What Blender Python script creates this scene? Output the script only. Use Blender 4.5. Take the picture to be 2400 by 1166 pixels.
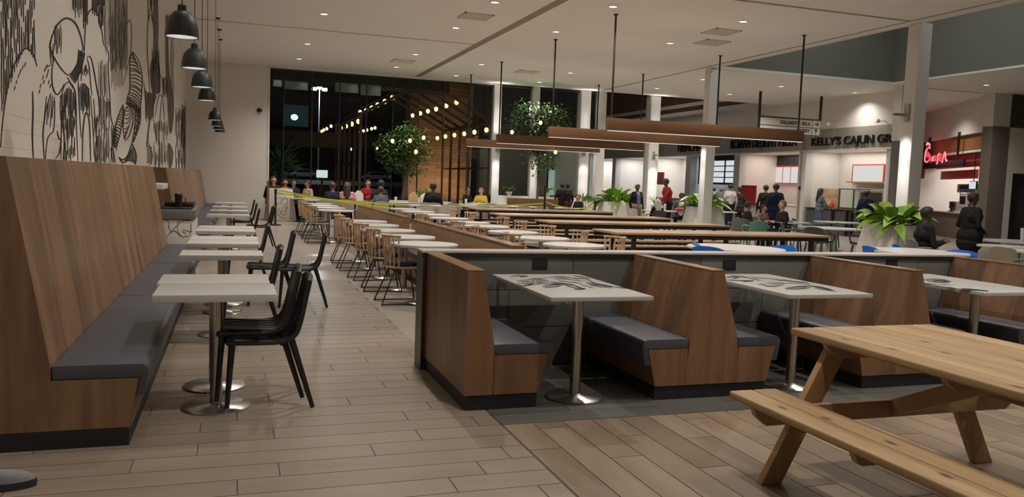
import bpy, bmesh, math, random
import numpy as np
from mathutils import Vector, Matrix
random.seed(7)
for o in list(bpy.data.objects): bpy.data.objects.remove(o)
scene = bpy.context.scene
COL = scene.collection
R = math.radians

# ------------------------------------------------------------------ camera
YAW, PITCH, ROLL, FPX, CAMH = R(18.757), R(-4.599), R(2.101), 1918.6, 1.48
def _axes():
    f = Vector((math.sin(YAW)*math.cos(PITCH), math.cos(YAW)*math.cos(PITCH), math.sin(PITCH)))
    r = Vector((math.cos(YAW), -math.sin(YAW), 0)); u = r.cross(f)
    return math.cos(ROLL)*r+math.sin(ROLL)*u, -math.sin(ROLL)*r+math.cos(ROLL)*u, f
AX_R, AX_U, AX_F = _axes()
CPOS = Vector((0, 0, CAMH))
cd = bpy.data.cameras.new('camera'); cam = bpy.data.objects.new('camera', cd); COL.objects.link(cam)
cd.sensor_width = 36; cd.lens = 36*FPX/2400; cd.clip_start = .05; cd.clip_end = 500
mw = Matrix.Identity(4)
for i in range(3):
    mw[i][0], mw[i][1], mw[i][2], mw[i][3] = AX_R[i], AX_U[i], -AX_F[i], CPOS[i]
cam.matrix_world = mw
scene.camera = cam
# pixel (2400x1166 frame) -> direction -> point on a known plane of the building
def ray(px, py): return AX_F+AX_R*((px-1200)/FPX)-AX_U*((py-583)/FPX)
def onz(px, py, z=0):
    d = ray(px, py); return CPOS+d*((z-CAMH)/d.z)
def ony(px, py, y):
    d = ray(px, py); return CPOS+d*(y/d.y)
def onx(px, py, x):
    d = ray(px, py); return CPOS+d*(x/d.x)
def onp(px, py, P0, n):
    d = ray(px, py); return CPOS+d*((Vector(P0)-CPOS).dot(n)/d.dot(n))

# ------------------------------------------------------------------ world, view, light levels
w = bpy.data.worlds.new('night'); scene.world = w; w.use_nodes = True
w.node_tree.nodes['Background'].inputs[0].default_value = (.010, .012, .018, 1)
w.node_tree.nodes['Background'].inputs[1].default_value = .35
vs = scene.view_settings
vs.view_transform = 'Standard'; vs.look = 'None'; vs.exposure = 0.48; vs.gamma = 1.0; vs.use_curve_mapping = False
WARM = (1.0, .925, .84)
DOWNLIGHT_W = 165      # each recessed ceiling downlight
PENDANT_W = 7
BULB_W = 14

# ------------------------------------------------------------------ materials
MATS = {}
def nodes(name):
    m = bpy.data.materials.new(name); m.use_nodes = True
    nt = m.node_tree; b = nt.nodes['Principled BSDF']
    return m, nt, b
def mat(name, col, rough=.5, metal=0, spec=.5, var=0, emit=0, ecol=None, bump=0, bscale=60, nscale=6, namt=0, trans=0):
    if name in MATS: return MATS[name]
    m, nt, b = nodes(name); N = nt.nodes.new; L = nt.links.new
    b.inputs['Base Color'].default_value = (*col, 1); b.inputs['Roughness'].default_value = rough
    b.inputs['Metallic'].default_value = metal; b.inputs['Specular IOR Level'].default_value = spec
    if var or namt:
        hsv = N('ShaderNodeHueSaturation'); hsv.inputs['Color'].default_value = (*col, 1)
        add = N('ShaderNodeMath'); add.operation = 'ADD'; add.inputs[0].default_value = 1-var/2-namt/2; add.inputs[1].default_value = 0
        oi = N('ShaderNodeObjectInfo'); mu = N('ShaderNodeMath'); mu.operation = 'MULTIPLY'; mu.inputs[1].default_value = var
        L(oi.outputs['Random'], mu.inputs[0])
        tc = N('ShaderNodeTexCoord'); nz = N('ShaderNodeTexNoise'); nz.inputs['Scale'].default_value = nscale; nz.inputs['Detail'].default_value = 4
        L(tc.outputs['Object'], nz.inputs['Vector'])
        m2 = N('ShaderNodeMath'); m2.operation = 'MULTIPLY_ADD'; m2.inputs[1].default_value = namt
        L(nz.outputs['Fac'], m2.inputs[0]); L(mu.outputs[0], m2.inputs[2]); L(m2.outputs[0], add.inputs[1])
        L(add.outputs[0], hsv.inputs['Value']); L(hsv.outputs[0], b.inputs['Base Color'])
    if bump:
        tc = N('ShaderNodeTexCoord'); nz = N('ShaderNodeTexNoise'); nz.inputs['Scale'].default_value = bscale
        L(tc.outputs['Object'], nz.inputs['Vector']); bp = N('ShaderNodeBump'); bp.inputs['Strength'].default_value = bump; bp.inputs['Distance'].default_value = .01
        L(nz.outputs['Fac'], bp.inputs['Height']); L(bp.outputs[0], b.inputs['Normal'])
    if emit:
        b.inputs['Emission Color'].default_value = (*(ecol or col), 1); b.inputs['Emission Strength'].default_value = emit
    if trans: b.inputs['Transmission Weight'].default_value = trans
    MATS[name] = m; return m
def wood(name, dark, light, axis='Y', scale=3.0, stretch=14, rough=.45, var=.35, bump=.15, bands=0, knots=0):
    """grain stretched along one axis of the object; per-object shift and brightness"""
    if name in MATS: return MATS[name]
    m, nt, b = nodes(name); N = nt.nodes.new; L = nt.links.new
    tc = N('ShaderNodeTexCoord'); mp = N('ShaderNodeMapping'); oi = N('ShaderNodeObjectInfo')
    s = [stretch]*3; s['XYZ'.index(axis)] = 1.0
    mp.inputs['Scale'].default_value = [v*scale/3 for v in s]
    cm = N('ShaderNodeVectorMath'); cm.operation = 'SCALE'; cm.inputs[0].default_value = (37, 53, 71); L(oi.outputs['Random'], cm.inputs['Scale'])
    ad = N('ShaderNodeVectorMath'); ad.operation = 'ADD'; L(tc.outputs['Object'], mp.inputs[0]); L(mp.outputs[0], ad.inputs[0]); L(cm.outputs[0], ad.inputs[1])
    nz = N('ShaderNodeTexNoise'); nz.inputs['Scale'].default_value = 1; nz.inputs['Detail'].default_value = 7; nz.inputs['Roughness'].default_value = .62; nz.inputs['Distortion'].default_value = .6
    L(ad.outputs[0], nz.inputs['Vector'])
    cr = N('ShaderNodeValToRGB'); cr.color_ramp.elements[0].position = .30; cr.color_ramp.elements[1].position = .72
    cr.color_ramp.elements[0].color = (*dark, 1); cr.color_ramp.elements[1].color = (*light, 1); L(nz.outputs['Fac'], cr.inputs[0])
    last = cr.outputs[0]
    if bands:      # veneer staves
        sp = N('ShaderNodeSeparateXYZ'); L(tc.outputs['Object'], sp.inputs[0])
        fl = N('ShaderNodeMath'); fl.operation = 'MULTIPLY'; fl.inputs[1].default_value = bands; L(sp.outputs['XYZ'.index('Y' if axis == 'Z' else 'X') if axis != 'X' else 'Z'], fl.inputs[0])
        fr = N('ShaderNodeMath'); fr.operation = 'FLOOR'; L(fl.outputs[0], fr.inputs[0])
        wn = N('ShaderNodeTexWhiteNoise'); wn.noise_dimensions = '1D'; L(fr.outputs[0], wn.inputs['W'])
        mr = N('ShaderNodeMapRange'); mr.inputs[3].default_value = .74; mr.inputs[4].default_value = 1.22; L(wn.outputs['Value'], mr.inputs[0])
        hv = N('ShaderNodeHueSaturation'); L(last, hv.inputs['Color']); L(mr.outputs[0], hv.inputs['Value']); last = hv.outputs[0]
    if knots:
        vo = N('ShaderNodeTexVoronoi'); vo.voronoi_dimensions = '2D'; vo.inputs['Scale'].default_value = knots
        ms = N('ShaderNodeMapping'); k = [2.2]*3; k['XYZ'.index(axis)] = .8; ms.inputs['Scale'].default_value = k
        L(tc.outputs['Object'], ms.inputs[0]); a2 = N('ShaderNodeVectorMath'); a2.operation = 'ADD'; L(ms.outputs[0], a2.inputs[0]); L(cm.outputs[0], a2.inputs[1]); L(a2.outputs[0], vo.inputs['Vector'])
        kr = N('ShaderNodeMapRange'); kr.inputs[1].default_value = .035; kr.inputs[2].default_value = .085; kr.inputs[3].default_value = 1; kr.inputs[4].default_value = 0; L(vo.outputs['Distance'], kr.inputs[0])
        mx = N('ShaderNodeMix'); mx.data_type = 'RGBA'; mx.inputs['B'].default_value = (dark[0]*.35, dark[1]*.28, dark[2]*.25, 1)
        L(kr.outputs[0], mx.inputs['Factor']); L(last, mx.inputs['A']); last = mx.outputs['Result']
    if var:
        mr = N('ShaderNodeMapRange'); mr.inputs[3].default_value = 1-var/2; mr.inputs[4].default_value = 1+var/2; L(oi.outputs['Random'], mr.inputs[0])
        hv = N('ShaderNodeHueSaturation'); L(last, hv.inputs['Color']); L(mr.outputs[0], hv.inputs['Value']); last = hv.outputs[0]
    L(last, b.inputs['Base Color']); b.inputs['Roughness'].default_value = rough
    if bump:
        bp = N('ShaderNodeBump'); bp.inputs['Strength'].default_value = bump; bp.inputs['Distance'].default_value = .004
        L(nz.outputs['Fac'], bp.inputs['Height']); L(bp.outputs[0], b.inputs['Normal'])
    MATS[name] = m; return m
def glow(name, col, strength):
    if name in MATS: return MATS[name]
    m, nt, b = nodes(name)
    b.inputs['Base Color'].default_value = (.02, .02, .02, 1); b.inputs['Emission Color'].default_value = (*col, 1); b.inputs['Emission Strength'].default_value = strength
    MATS[name] = m; return m
def glass(name, tint=(.9, .95, .93), refl=1.0):
    if name in MATS: return MATS[name]
    m, nt, b = nodes(name); N = nt.nodes.new; L = nt.links.new
    nt.nodes.remove(b); out = nt.nodes['Material Output']
    t = N('ShaderNodeBsdfTransparent'); t.inputs[0].default_value = (*tint, 1); g = N('ShaderNodeBsdfGlossy'); g.inputs['Roughness'].default_value = .02
    fr = N('ShaderNodeFresnel'); fr.inputs[0].default_value = 1.35; mx = N('ShaderNodeMixShader')
    ge = N('ShaderNodeNewGeometry'); iv = N('ShaderNodeMath'); iv.operation = 'SUBTRACT'; iv.inputs[0].default_value = 1; ml = N('ShaderNodeMath'); ml.operation = 'MULTIPLY'
    L(ge.outputs['Backfacing'], iv.inputs[1]); L(iv.outputs[0], ml.inputs[0]); L(fr.outputs[0], ml.inputs[1])   # reflect on the entry face only
    L(ml.outputs[0], mx.inputs[0]); L(t.outputs[0], mx.inputs[1]); L(g.outputs[0], mx.inputs[2]); L(mx.outputs[0], out.inputs[0])
    MATS[name] = m; return m

WHITE = mat('white paint', (.74, .705, .655), .6, namt=.04, nscale=2)
CEIL = mat('ceiling paint', (.82, .785, .745), .7, namt=.03, nscale=1.5)
GREYWALL = mat('well grey paint', (.155, .155, .13), .7, namt=.06, nscale=2)
LAM = mat('white laminate', (.52, .515, .495), .32)
LAMEDGE = mat('laminate edge', (.55, .51, .46), .45)
BLACK = mat('black plastic', (.012, .012, .013), .38)
BLACKM = mat('black powder coat', (.014, .013, .013), .45)
STEEL = mat('brushed steel', (.50, .47, .43), .30, metal=1)
PLINTH = mat('black plinth', (.011, .011, .013), .55)
VINYL = mat('blue grey vinyl', (.060, .064, .080), .42, bump=.05, bscale=300)
BENCHW = wood('banquette oak', (.150, .078, .038), (.30, .175, .092), 'Z', 2.2, 11, .38, 0, .08, bands=4.2)
BENCHE = wood('banquette end oak', (.135, .070, .034), (.27, .155, .080), 'Z', 2.2, 11, .42, .15, .08)
BOOTHW = wood('booth oak', (.110, .055, .026), (.215, .115, .058), 'Z', 2.2, 12, .36, 0, .08, bands=5)
BOOTHE = wood('booth end oak', (.130, .066, .030), (.25, .135, .066), 'Z', 2.2, 12, .38, .2, .08)
BOOTHTOP = wood('booth cap oak', (.20, .105, .045), (.34, .19, .09), 'Y', 2.2, 12, .22, .1, .04)
CEDAR = wood('cedar boards', (.225, .135, .055), (.45, .31, .165), 'Y', 2.0, 13, .5, .16, .12, knots=2.2)
CEDARX = wood('cedar cross pieces', (.30, .165, .07), (.43, .26, .125), 'X', 2.0, 13, .55, .16, .12)
CEDARZ = wood('cedar legs', (.30, .165, .07), (.43, .26, .125), 'Z', 2.0, 13, .55, .16, .12)
BEAMW = wood('hanging beam walnut', (.125, .060, .028), (.235, .125, .062), 'X', 1.0, 8, .42, .1, .05)
NATW = wood('natural ash', (.42, .27, .16), (.60, .43, .28), 'Z', 3, 10, .45, .12, .05)
CLAD = wood('cedar cladding', (.25, .115, .048), (.40, .205, .095), 'X', 1.2, 10, .6, .35, .1)
TABLEW = wood('long table oak', (.28, .18, .10), (.44, .31, .19), 'X', 1.6, 9, .28, .15, .04)
BROWNP = mat('brown metal panel', (.13, .072, .042), .45, namt=.3, nscale=1.2)
FASCIA = mat('grey fascia tile', (.33, .315, .29), .5, namt=.35, nscale=1.3, var=.15)
PIERT = mat('taupe pier tile', (.16, .135, .115), .5, namt=.25, nscale=2)
RED = mat('red print', (.55, .035, .04), .45)
CARD = mat('cardboard', (.50, .33, .17), .75, var=.15)
INK = mat('black print ink', (.018, .016, .015), .55)
INKG = mat('grey print ink', (.10, .09, .08), .55)
GLASS = glass('window glass')

# ------------------------------------------------------------------ mesh building
class MB:
    def __init__(s): s.v = []; s.f = []; s.mi = []
    def add(s, vs_, fs, mi=0):
        b = len(s.v); s.v += [tuple(v) for v in vs_]
        for f in fs: s.f.append([b+i for i in f]); s.mi.append(mi)
        return s
    def box(s, x0, x1, y0, y1, z0, z1, mi=0):
        return s.add([(x0,y0,z0),(x1,y0,z0),(x1,y1,z0),(x0,y1,z0),(x0,y0,z1),(x1,y0,z1),(x1,y1,z1),(x0,y1,z1)],
                     [(3,2,1,0),(4,5,6,7),(0,1,5,4),(1,2,6,5),(2,3,7,6),(3,0,4,7)], mi)
    def bar(s, p0, p1, wx, wz, up=(0,0,1), mi=0):
        """rectangular bar from p0 to p1, wx across, wz along the up hint"""
        p0, p1 = Vector(p0), Vector(p1); d = (p1-p0).normalized(); a = d.cross(Vector(up))
        if a.length < 1e-4: a = d.cross(Vector((0,1,0)))
        a.normalize(); b = a.cross(d).normalized(); a *= wx/2; b *= wz/2
        vv = [p0-a-b, p0+a-b, p0+a+b, p0-a+b, p1-a-b, p1+a-b, p1+a+b, p1-a+b]
        return s.add(vv, [(0,1,2,3),(7,6,5,4),(0,4,5,1),(1,5,6,2),(2,6,7,3),(3,7,4,0)], mi)
    def prism(s, poly, axis, a0, a1, mi=0):
        """2-D polygon extruded along axis; poly coordinates are the other two axes in xyz order"""
        n = len(poly)
        def P(p, a):
            return {'X': (a, p[0], p[1]), 'Y': (p[0], a, p[1]), 'Z': (p[0], p[1], a)}[axis]
        vv = [P(p, a0) for p in poly]+[P(p, a1) for p in poly]
        fs = [tuple(range(n))[::-1], tuple(range(n, 2*n))]+[(i, (i+1) % n, n+(i+1) % n, n+i) for i in range(n)]
        return s.add(vv, fs, mi)
    def cyl(s, p0, p1, r0, r1=None, n=16, mi=0):
        return s.tube([p0, p1], [r0, r0 if r1 is None else r1], n, mi)
    def tube(s, path, r, n=8, mi=0, caps=True, closed=False):
        P = [Vector(p) for p in path]; m = len(P)
        if not isinstance(r, (list, tuple)): r = [r]*m
        prev = None; vv = []
        for i in range(m):
            if closed: d = P[(i+1) % m]-P[i-1]
            else: d = P[min(i+1, m-1)]-P[max(i-1, 0)]
            d.normalize()
            if prev is None:
                a = d.cross(Vector((0,0,1)));
                if a.length < 1e-3: a = d.cross(Vector((1,0,0)))
            else: a = prev-d*prev.dot(d)
            a.normalize(); prev = a; b = d.cross(a)
            vv += [P[i]+(a*math.cos(t)+b*math.sin(t))*r[i] for t in [2*math.pi*k/n for k in range(n)]]
        fs = []
        for i in range(m if closed else m-1):
            j = (i+1) % m
            for k in range(n): fs.append((i*n+k, i*n+(k+1) % n, j*n+(k+1) % n, j*n+k))
        if caps and not closed: fs += [tuple(range(n))[::-1], tuple((m-1)*n+k for k in range(n))]
        return s.add(vv, fs, mi)
    def lathe(s, prof, n=24, c=(0,0,0), mi=0, caps=True):
        vv = []; m = len(prof)
        for r, z in prof: vv += [(c[0]+r*math.cos(2*math.pi*k/n), c[1]+r*math.sin(2*math.pi*k/n), c[2]+z) for k in range(n)]
        fs = [(i*n+k, i*n+(k+1) % n, (i+1)*n+(k+1) % n, (i+1)*n+k) for i in range(m-1) for k in range(n)]
        if caps: fs += [tuple(range(n))[::-1], tuple((m-1)*n+k for k in range(n))]
        return s.add(vv, fs, mi)
    def ell(s, c, r, nu=14, nv=9, mi=0, z0=-1, z1=1):
        vv = []; a0, a1 = math.asin(z0), math.asin(z1)
        for i in range(nv+1):
            a = a0+(a1-a0)*i/nv; q = max(math.cos(a), .001)
            vv += [(c[0]+r[0]*q*math.cos(2*math.pi*k/nu), c[1]+r[1]*q*math.sin(2*math.pi*k/nu), c[2]+r[2]*math.sin(a)) for k in range(nu)]
        fs = [(i*nu+k, i*nu+(k+1) % nu, (i+1)*nu+(k+1) % nu, (i+1)*nu+k) for i in range(nv) for k in range(nu)]
        fs += [tuple(range(nu))[::-1], tuple(nv*nu+k for k in range(nu))]
        return s.add(vv, fs, mi)
    def grid(s, rows, mi=0, close=False, thick=0):
        """surface through rows of points"""
        n = len(rows[0]); m = len(rows); vv = [p for r_ in rows for p in r_]
        fs = [(i*n+k, i*n+(k+1) % n, (i+1)*n+(k+1) % n, (i+1)*n+k) for i in range(m-1) for k in range(n if close else n-1)]
        return s.add(vv, fs, mi)
    def mesh(s, name, mats, bevel=0, seg=2, smooth=True, angle=38, solid=0):
        me = bpy.data.meshes.new(name)
        me.from_pydata(s.v, [], s.f)
        if not isinstance(mats, (list, tuple)): mats = [mats]
        for m in mats: me.materials.append(m)
        me.polygons.foreach_set('material_index', s.mi)
        bm = bmesh.new(); bm.from_mesh(me)
        if solid:
            bmesh.ops.recalc_face_normals(bm, faces=bm.faces)
            bmesh.ops.solidify(bm, geom=bm.faces[:], thickness=solid)
        bmesh.ops.recalc_face_normals(bm, faces=bm.faces)
        if bevel:
            es = [e for e in bm.edges if len(e.link_faces) == 2 and e.calc_face_angle(0) > R(28)]
            bmesh.ops.bevel(bm, geom=es, offset=bevel, segments=seg, profile=.6, affect='EDGES', clamp_overlap=True)
        bm.to_mesh(me); bm.free()
        if smooth:
            me.shade_smooth(); me.set_sharp_from_angle(angle=R(angle))
        return me
    def build(s, name, mats, parent=None, loc=None, rz=0, **k):
        return link(name, s.mesh(name, mats, **k), parent, loc, rz)
def link(name, me, parent=None, loc=None, rz=0):
    o = bpy.data.objects.new(name, me); COL.objects.link(o)
    if parent: o.parent = parent
    if loc is not None: o.location = loc
    if rz: o.rotation_euler = (0, 0, rz)
    return o
def tag(o, label=None, cat=None, group=None, kind=None):
    if label: o['label'] = label
    if cat: o['category'] = cat
    if group: o['group'] = group
    if kind: o['kind'] = kind
    return o
def thing(name, label, cat, loc=(0,0,0), rz=0, group=None):
    o = bpy.data.objects.new(name, None); COL.objects.link(o); o.empty_display_size = .1
    o.location = loc; o.rotation_euler = (0, 0, rz)
    return tag(o, label, cat, group)
def struct(name, mb, mats, label=None, cat=None, **k):
    o = mb.build(name, mats, **k); tag(o, label, cat, kind='structure'); return o
def dup(root, loc=None, rz=None, label=None, group=None, parent=None):
    r_ = root.copy(); COL.objects.link(r_)
    if parent: r_.parent = parent
    if loc is not None: r_.location = loc
    if rz is not None: r_.rotation_euler = (0, 0, rz)
    if label: r_['label'] = label
    if group: r_['group'] = group
    for ch in list(root.children): dup(ch, parent=r_)
    return r_
ORD = ['nearest', 'second', 'third', 'fourth', 'fifth', 'sixth', 'seventh', 'eighth', 'ninth', 'tenth', 'eleventh', 'twelfth']
def spot(name, loc, target, power, size, blend=.6, rad=.05, col=WARM, parent=None):
    l = bpy.data.lights.new(name, 'SPOT'); l.energy = power; l.spot_size = size; l.spot_blend = blend; l.shadow_soft_size = rad; l.color = col
    o = bpy.data.objects.new(name, l); COL.objects.link(o)
    o.location = loc; d = Vector(target)-Vector(loc); o.rotation_euler = d.to_track_quat('-Z', 'Y').to_euler()
    if parent: o.parent = parent; o.matrix_parent_inverse = parent.matrix_basis.inverted()
    return o
def point(name, loc, power, rad=.05, col=WARM, parent=None):
    l = bpy.data.lights.new(name, 'POINT'); l.energy = power; l.shadow_soft_size = rad; l.color = col
    o = bpy.data.objects.new(name, l); COL.objects.link(o); o.location = loc
    if parent: o.parent = parent; o.matrix_parent_inverse = parent.matrix_basis.inverted()
    return o
def area(name, loc, target, power, sx, sy, col=WARM, parent=None):
    l = bpy.data.lights.new(name, 'AREA'); l.energy = power; l.shape = 'RECTANGLE'; l.size = sx; l.size_y = sy; l.color = col
    o = bpy.data.objects.new(name, l); COL.objects.link(o); o.location = loc
    d = Vector(target)-Vector(loc); o.rotation_euler = d.to_track_quat('-Z', 'Y').to_euler()
    if parent: o.parent = parent; o.matrix_parent_inverse = parent.matrix_basis.inverted()
    return o
def text_mesh(txt, size, depth=.01, align='LEFT', mats=None, shear=0, name='lettering', spacing=1.0, bold=0):
    cu = bpy.data.curves.new(name, 'FONT'); cu.body = txt; cu.size = size; cu.extrude = depth/2; cu.align_x = align; cu.shear = shear; cu.space_character = spacing
    cu.offset = bold
    o = bpy.data.objects.new('tmp', cu); COL.objects.link(o)
    me = bpy.data.meshes.new_from_object(o.evaluated_get(bpy.context.evaluated_depsgraph_get()))
    bpy.data.objects.remove(o); bpy.data.curves.remove(cu)
    me.materials.clear(); me.materials.append(mats); me.name = name
    return me
def islands(me):
    par = list(range(len(me.vertices)))
    def fd(i):
        while par[i] != i: par[i] = par[par[i]]; i = par[i]
        return i
    for e in me.edges:
        a, b_ = fd(e.vertices[0]), fd(e.vertices[1])
        if a != b_: par[a] = b_
    gr = {}
    for p in me.polygons: gr.setdefault(fd(p.vertices[0]), []).append(list(p.vertices))
    return [(sorted({v for f in fs for v in f}), fs) for fs in gr.values()]
def letters(me, parent, matx, m, name='letter'):
    """each letter of a text mesh becomes a part of its sign"""
    for vs_, fs in islands(me):
        ix = {v: k for k, v in enumerate(vs_)}; n = bpy.data.meshes.new(name); n.from_pydata([me.vertices[v].co[:] for v in vs_], [], [[ix[v] for v in f] for f in fs]); n.materials.append(m)
        o = link(name, n, parent); o.matrix_local = matx
def ribbon(mb, path, wpx, tomap, mi=0):
    """a drawn stroke: pixel path with width, laid on a surface by tomap(px,py)"""
    P = [Vector((p[0], p[1])) for p in path]; n = len(P); L_, R_ = [], []
    for i in range(n):
        d = P[min(i+1, n-1)]-P[max(i-1, 0)]
        if d.length < 1e-6: d = Vector((1, 0))
        d.normalize(); nn = Vector((-d.y, d.x)); wv = wpx[i] if isinstance(wpx, (list, tuple)) else wpx*(.55+.45*math.sin(math.pi*min(1, max(0, (i+.4)/(n-.2)))))
        L_.append(tomap(*(P[i]+nn*wv/2))); R_.append(tomap(*(P[i]-nn*wv/2)))
    vv = L_+R_
    mb.add(vv, [(i, i+1, n+i+1, n+i) for i in range(n-1)], mi)
def smooth_path(pts, k=6):
    """Catmull-Rom through points"""
    P = [Vector(p) for p in pts]; out = []
    for i in range(len(P)-1):
        p0, p1, p2, p3 = P[max(i-1, 0)], P[i], P[i+1], P[min(i+2, len(P)-1)]
        for j in range(k):
            t = j/k
            out.append(.5*((2*p1)+(p2-p0)*t+(2*p0-5*p1+4*p2-p3)*t*t+(3*p1-p0-3*p2+p3)*t**3))
    out.append(P[-1]); return out

# ================================================================== THE SETTING
HC = 5.05                      # ceiling height
XL, YB = -1.54, 28.8           # left wall, window wall
# ---- floor
def far_tile():
    m, nt, b = nodes('pale floor tile'); N = nt.nodes.new; L = nt.links.new
    tc = N('ShaderNodeTexCoord'); br = N('ShaderNodeTexBrick'); br.inputs['Scale'].default_value = 1
    br.inputs['Brick Width'].default_value = 1.2; br.inputs['Row Height'].default_value = .2; br.inputs['Mortar Size'].default_value = .004
    br.inputs['Color1'].default_value = (.34, .295, .25, 1); br.inputs['Color2'].default_value = (.29, .25, .21, 1); br.inputs['Mortar'].default_value = (.20, .17, .14, 1)
    nz = N('ShaderNodeTexNoise'); nz.inputs['Scale'].default_value = 3; mp = N('ShaderNodeMapping'); mp.inputs['Scale'].default_value = (.6, 5, 1)
    L(tc.outputs['Object'], br.inputs[0]); L(tc.outputs['Object'], mp.inputs[0]); L(mp.outputs[0], nz.inputs['Vector'])
    hv = N('ShaderNodeHueSaturation'); mr = N('ShaderNodeMapRange'); mr.inputs[3].default_value = .85; mr.inputs[4].default_value = 1.15
    L(nz.outputs['Fac'], mr.inputs[0]); L(mr.outputs[0], hv.inputs['Value']); L(br.outputs[0], hv.inputs['Color']); L(hv.outputs[0], b.inputs['Base Color'])
    b.inputs['Roughness'].default_value = .28; return m
floor = struct('floor', MB().box(-1.54, 13.1, -5, 28.9, -.3, -.006).box(13.1, 32, -5, 50, -.3, -.006), far_tile(), 'pale wood-look tile floor of the food hall', smooth=False)
PL_LIGHT = wood('pale plank tile', (.225, .178, .136), (.30, .242, .188), 'X', 1.6, 8, .36, .10, .05)
PL_GREY = wood('grey plank tile', (.165, .135, .112), (.255, .215, .18), 'X', 1.6, 8, .38, .16, .05)
PL_OAK = wood('oak plank tile', (.14, .098, .064), (.30, .228, .158), 'Y', 1.5, 5, .38, .30, .06)
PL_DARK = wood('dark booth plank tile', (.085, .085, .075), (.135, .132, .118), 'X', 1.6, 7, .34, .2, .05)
GROUT = mat('dark grout', (.085, .068, .052), .7)
MB().box(-1.54, 1.55, 2.6, 11.86, -.006, -.0035).box(1.55, 7.4, 1.6, 6.06, -.006, -.0035).build('grout_bed', GROUT, floor, smooth=False)
PLANKM = {}
def plank(lx, ly, x, y, m):
    key = (round(lx, 3), round(ly, 3), m.name)
    if key not in PLANKM:
        PLANKM[key] = MB().box(-lx/2, lx/2, -ly/2, ly/2, -.006, .0).mesh('plank', m, smooth=False)
    link('plank', PLANKM[key], floor, (x, y, 0))
G = .006
def rows_x(x0, x1, y0, y1, m, offs, L_=1.2, W=.2, wide=1):
    y = y0; i = 0
    while y < y1-.05:
        x = x0-((x0-offs[i % len(offs)]) % L_)
        while x < x1:
            a, b_ = max(x, x0), min(x+L_, x1)
            if b_-a > .12: plank(b_-a-G, W-G, (a+b_)/2, y+W/2, m)
            x += L_
        y += W; i += 1
rows_x(-1.54, 1.55, 2.66, 7.66, PL_LIGHT, [.22, 1.02, .02, .72, .22, 1.02, .02, .22, .72, 1.02])
rows_x(-.9, 1.55, 7.66, 11.86, PL_GREY, [.52, .12, .82, .32])
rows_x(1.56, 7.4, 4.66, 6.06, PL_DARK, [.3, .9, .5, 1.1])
x = 1.56; i = 0
while x < 5.5:                                     # oak planks run towards the booths
    y = 4.65-[.48, .12, .70, .36, .95][i % 5]; tops = 4.65
    while tops > 2.0:
        if tops-y > .1: plank(.197-G, tops-y-G, x+.0985, (tops+y)/2, PL_OAK)
        tops = y; y -= 1.2
    x += .197; i += 1

# ---- ceiling: dark recess behind, plaster panels hung below it with open joints
GROOVE = mat('ceiling joint taupe', (.30, .235, .18), .6)
ceiling = struct('ceiling', MB().box(-1.7, 13.2, -5, 28.9, 5.068, 5.3).box(13.2, 21.1, 21.3, 28.9, 5.068, 5.3).box(19.85, 32, -5, 21.3, 5.068, 5.3).box(21.1, 32, 21.3, 32, 5.068, 5.3), GROOVE, 'white plaster ceiling with brown shadow joints', smooth=False)
def cpanel(x0, x1, y0, y1): MB().box(x0, x1, y0, y1, HC, 5.07).build('ceiling_panel', CEIL, ceiling, smooth=False)
for y0, y1 in ((-5, 5.95), (6.05, 13.5), (13.6, 20.93), (21.05, 28.66)): cpanel(XL, 5.87, y0, y1)
for y0, y1 in ((-5, 5.95), (6.05, 13.48), (13.60, 21.1), (21.1, 28.66)): cpanel(6.09, 12.93, y0, y1)
cpanel(13.05, 13.2, -5, 28.8); cpanel(13.2, 21.0, 21.3, 28.75); cpanel(19.85, 31, -5, 21.28); cpanel(21.0, 31, 21.4, 32)
cpanel(XL, 13.0, 28.74, 28.82)
# skylight well in the ceiling
struct('wall_skylight_well', MB().box(13.2, 19.75, 21.2, 21.3, 5.11, 8.2).box(19.75, 19.85, -5, 21.3, 5.05, 8.2).box(13.1, 13.2, -5, 21.2, 5.3, 8.2), GREYWALL, 'grey walls of the raised ceiling well', smooth=False)
struct('trim_1', MB().box(13.2, 19.75, 21.16, 21.3, 5.03, 5.11).box(13.2, 13.26, -5, 21.2, 5.03, 5.11).box(19.70, 19.85, -5, 21.2, 5.03, 5.09), WHITE, 'white lip around the ceiling well', smooth=False)
struct('ceiling_skylight', MB().box(13.0, 20, -5, 21.4, 8.2, 8.3), mat('dark skylight', (.03, .03, .035), .4), 'dark closed top of the ceiling well', smooth=False)
# ---- walls
wall_left = struct('wall_left', MB().box(-1.74, XL, 1, 28.9, -.006, 5.1), mat('mural wall white', (.76, .71, .64), .55, namt=.03, nscale=2), 'white side wall printed with a black line mural', smooth=False)
for k in range(3): MB().box(XL, XL+.001, 2, 9, 1.60+.12*k-.0012, 1.60+.12*k+.0012).build('panel_seam', mat('seam', (.50, .45, .40), .7), wall_left, smooth=False)
struct('wall_back', MB().box(XL, 1.02, YB, YB+.2, -.006, HC), WHITE, 'plain white end wall beside the window', smooth=False)
struct('wall_rear', MB().box(-1.74, 32, -5.2, -5, -.006, 8), WHITE, 'white wall behind the viewer', smooth=False)
struct('wall_far_right', MB().box(32, 32.2, -5, 50, -.006, 8), WHITE, 'white wall at the far right', smooth=False)
struct('trim_2', MB().box(1.0, 1.06, YB-.03, YB+.2, 0, HC).box(1.0, 8.9, YB-.04, YB+.02, HC-.05, HC), WHITE, 'white edge trim of the big window', smooth=False)
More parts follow.
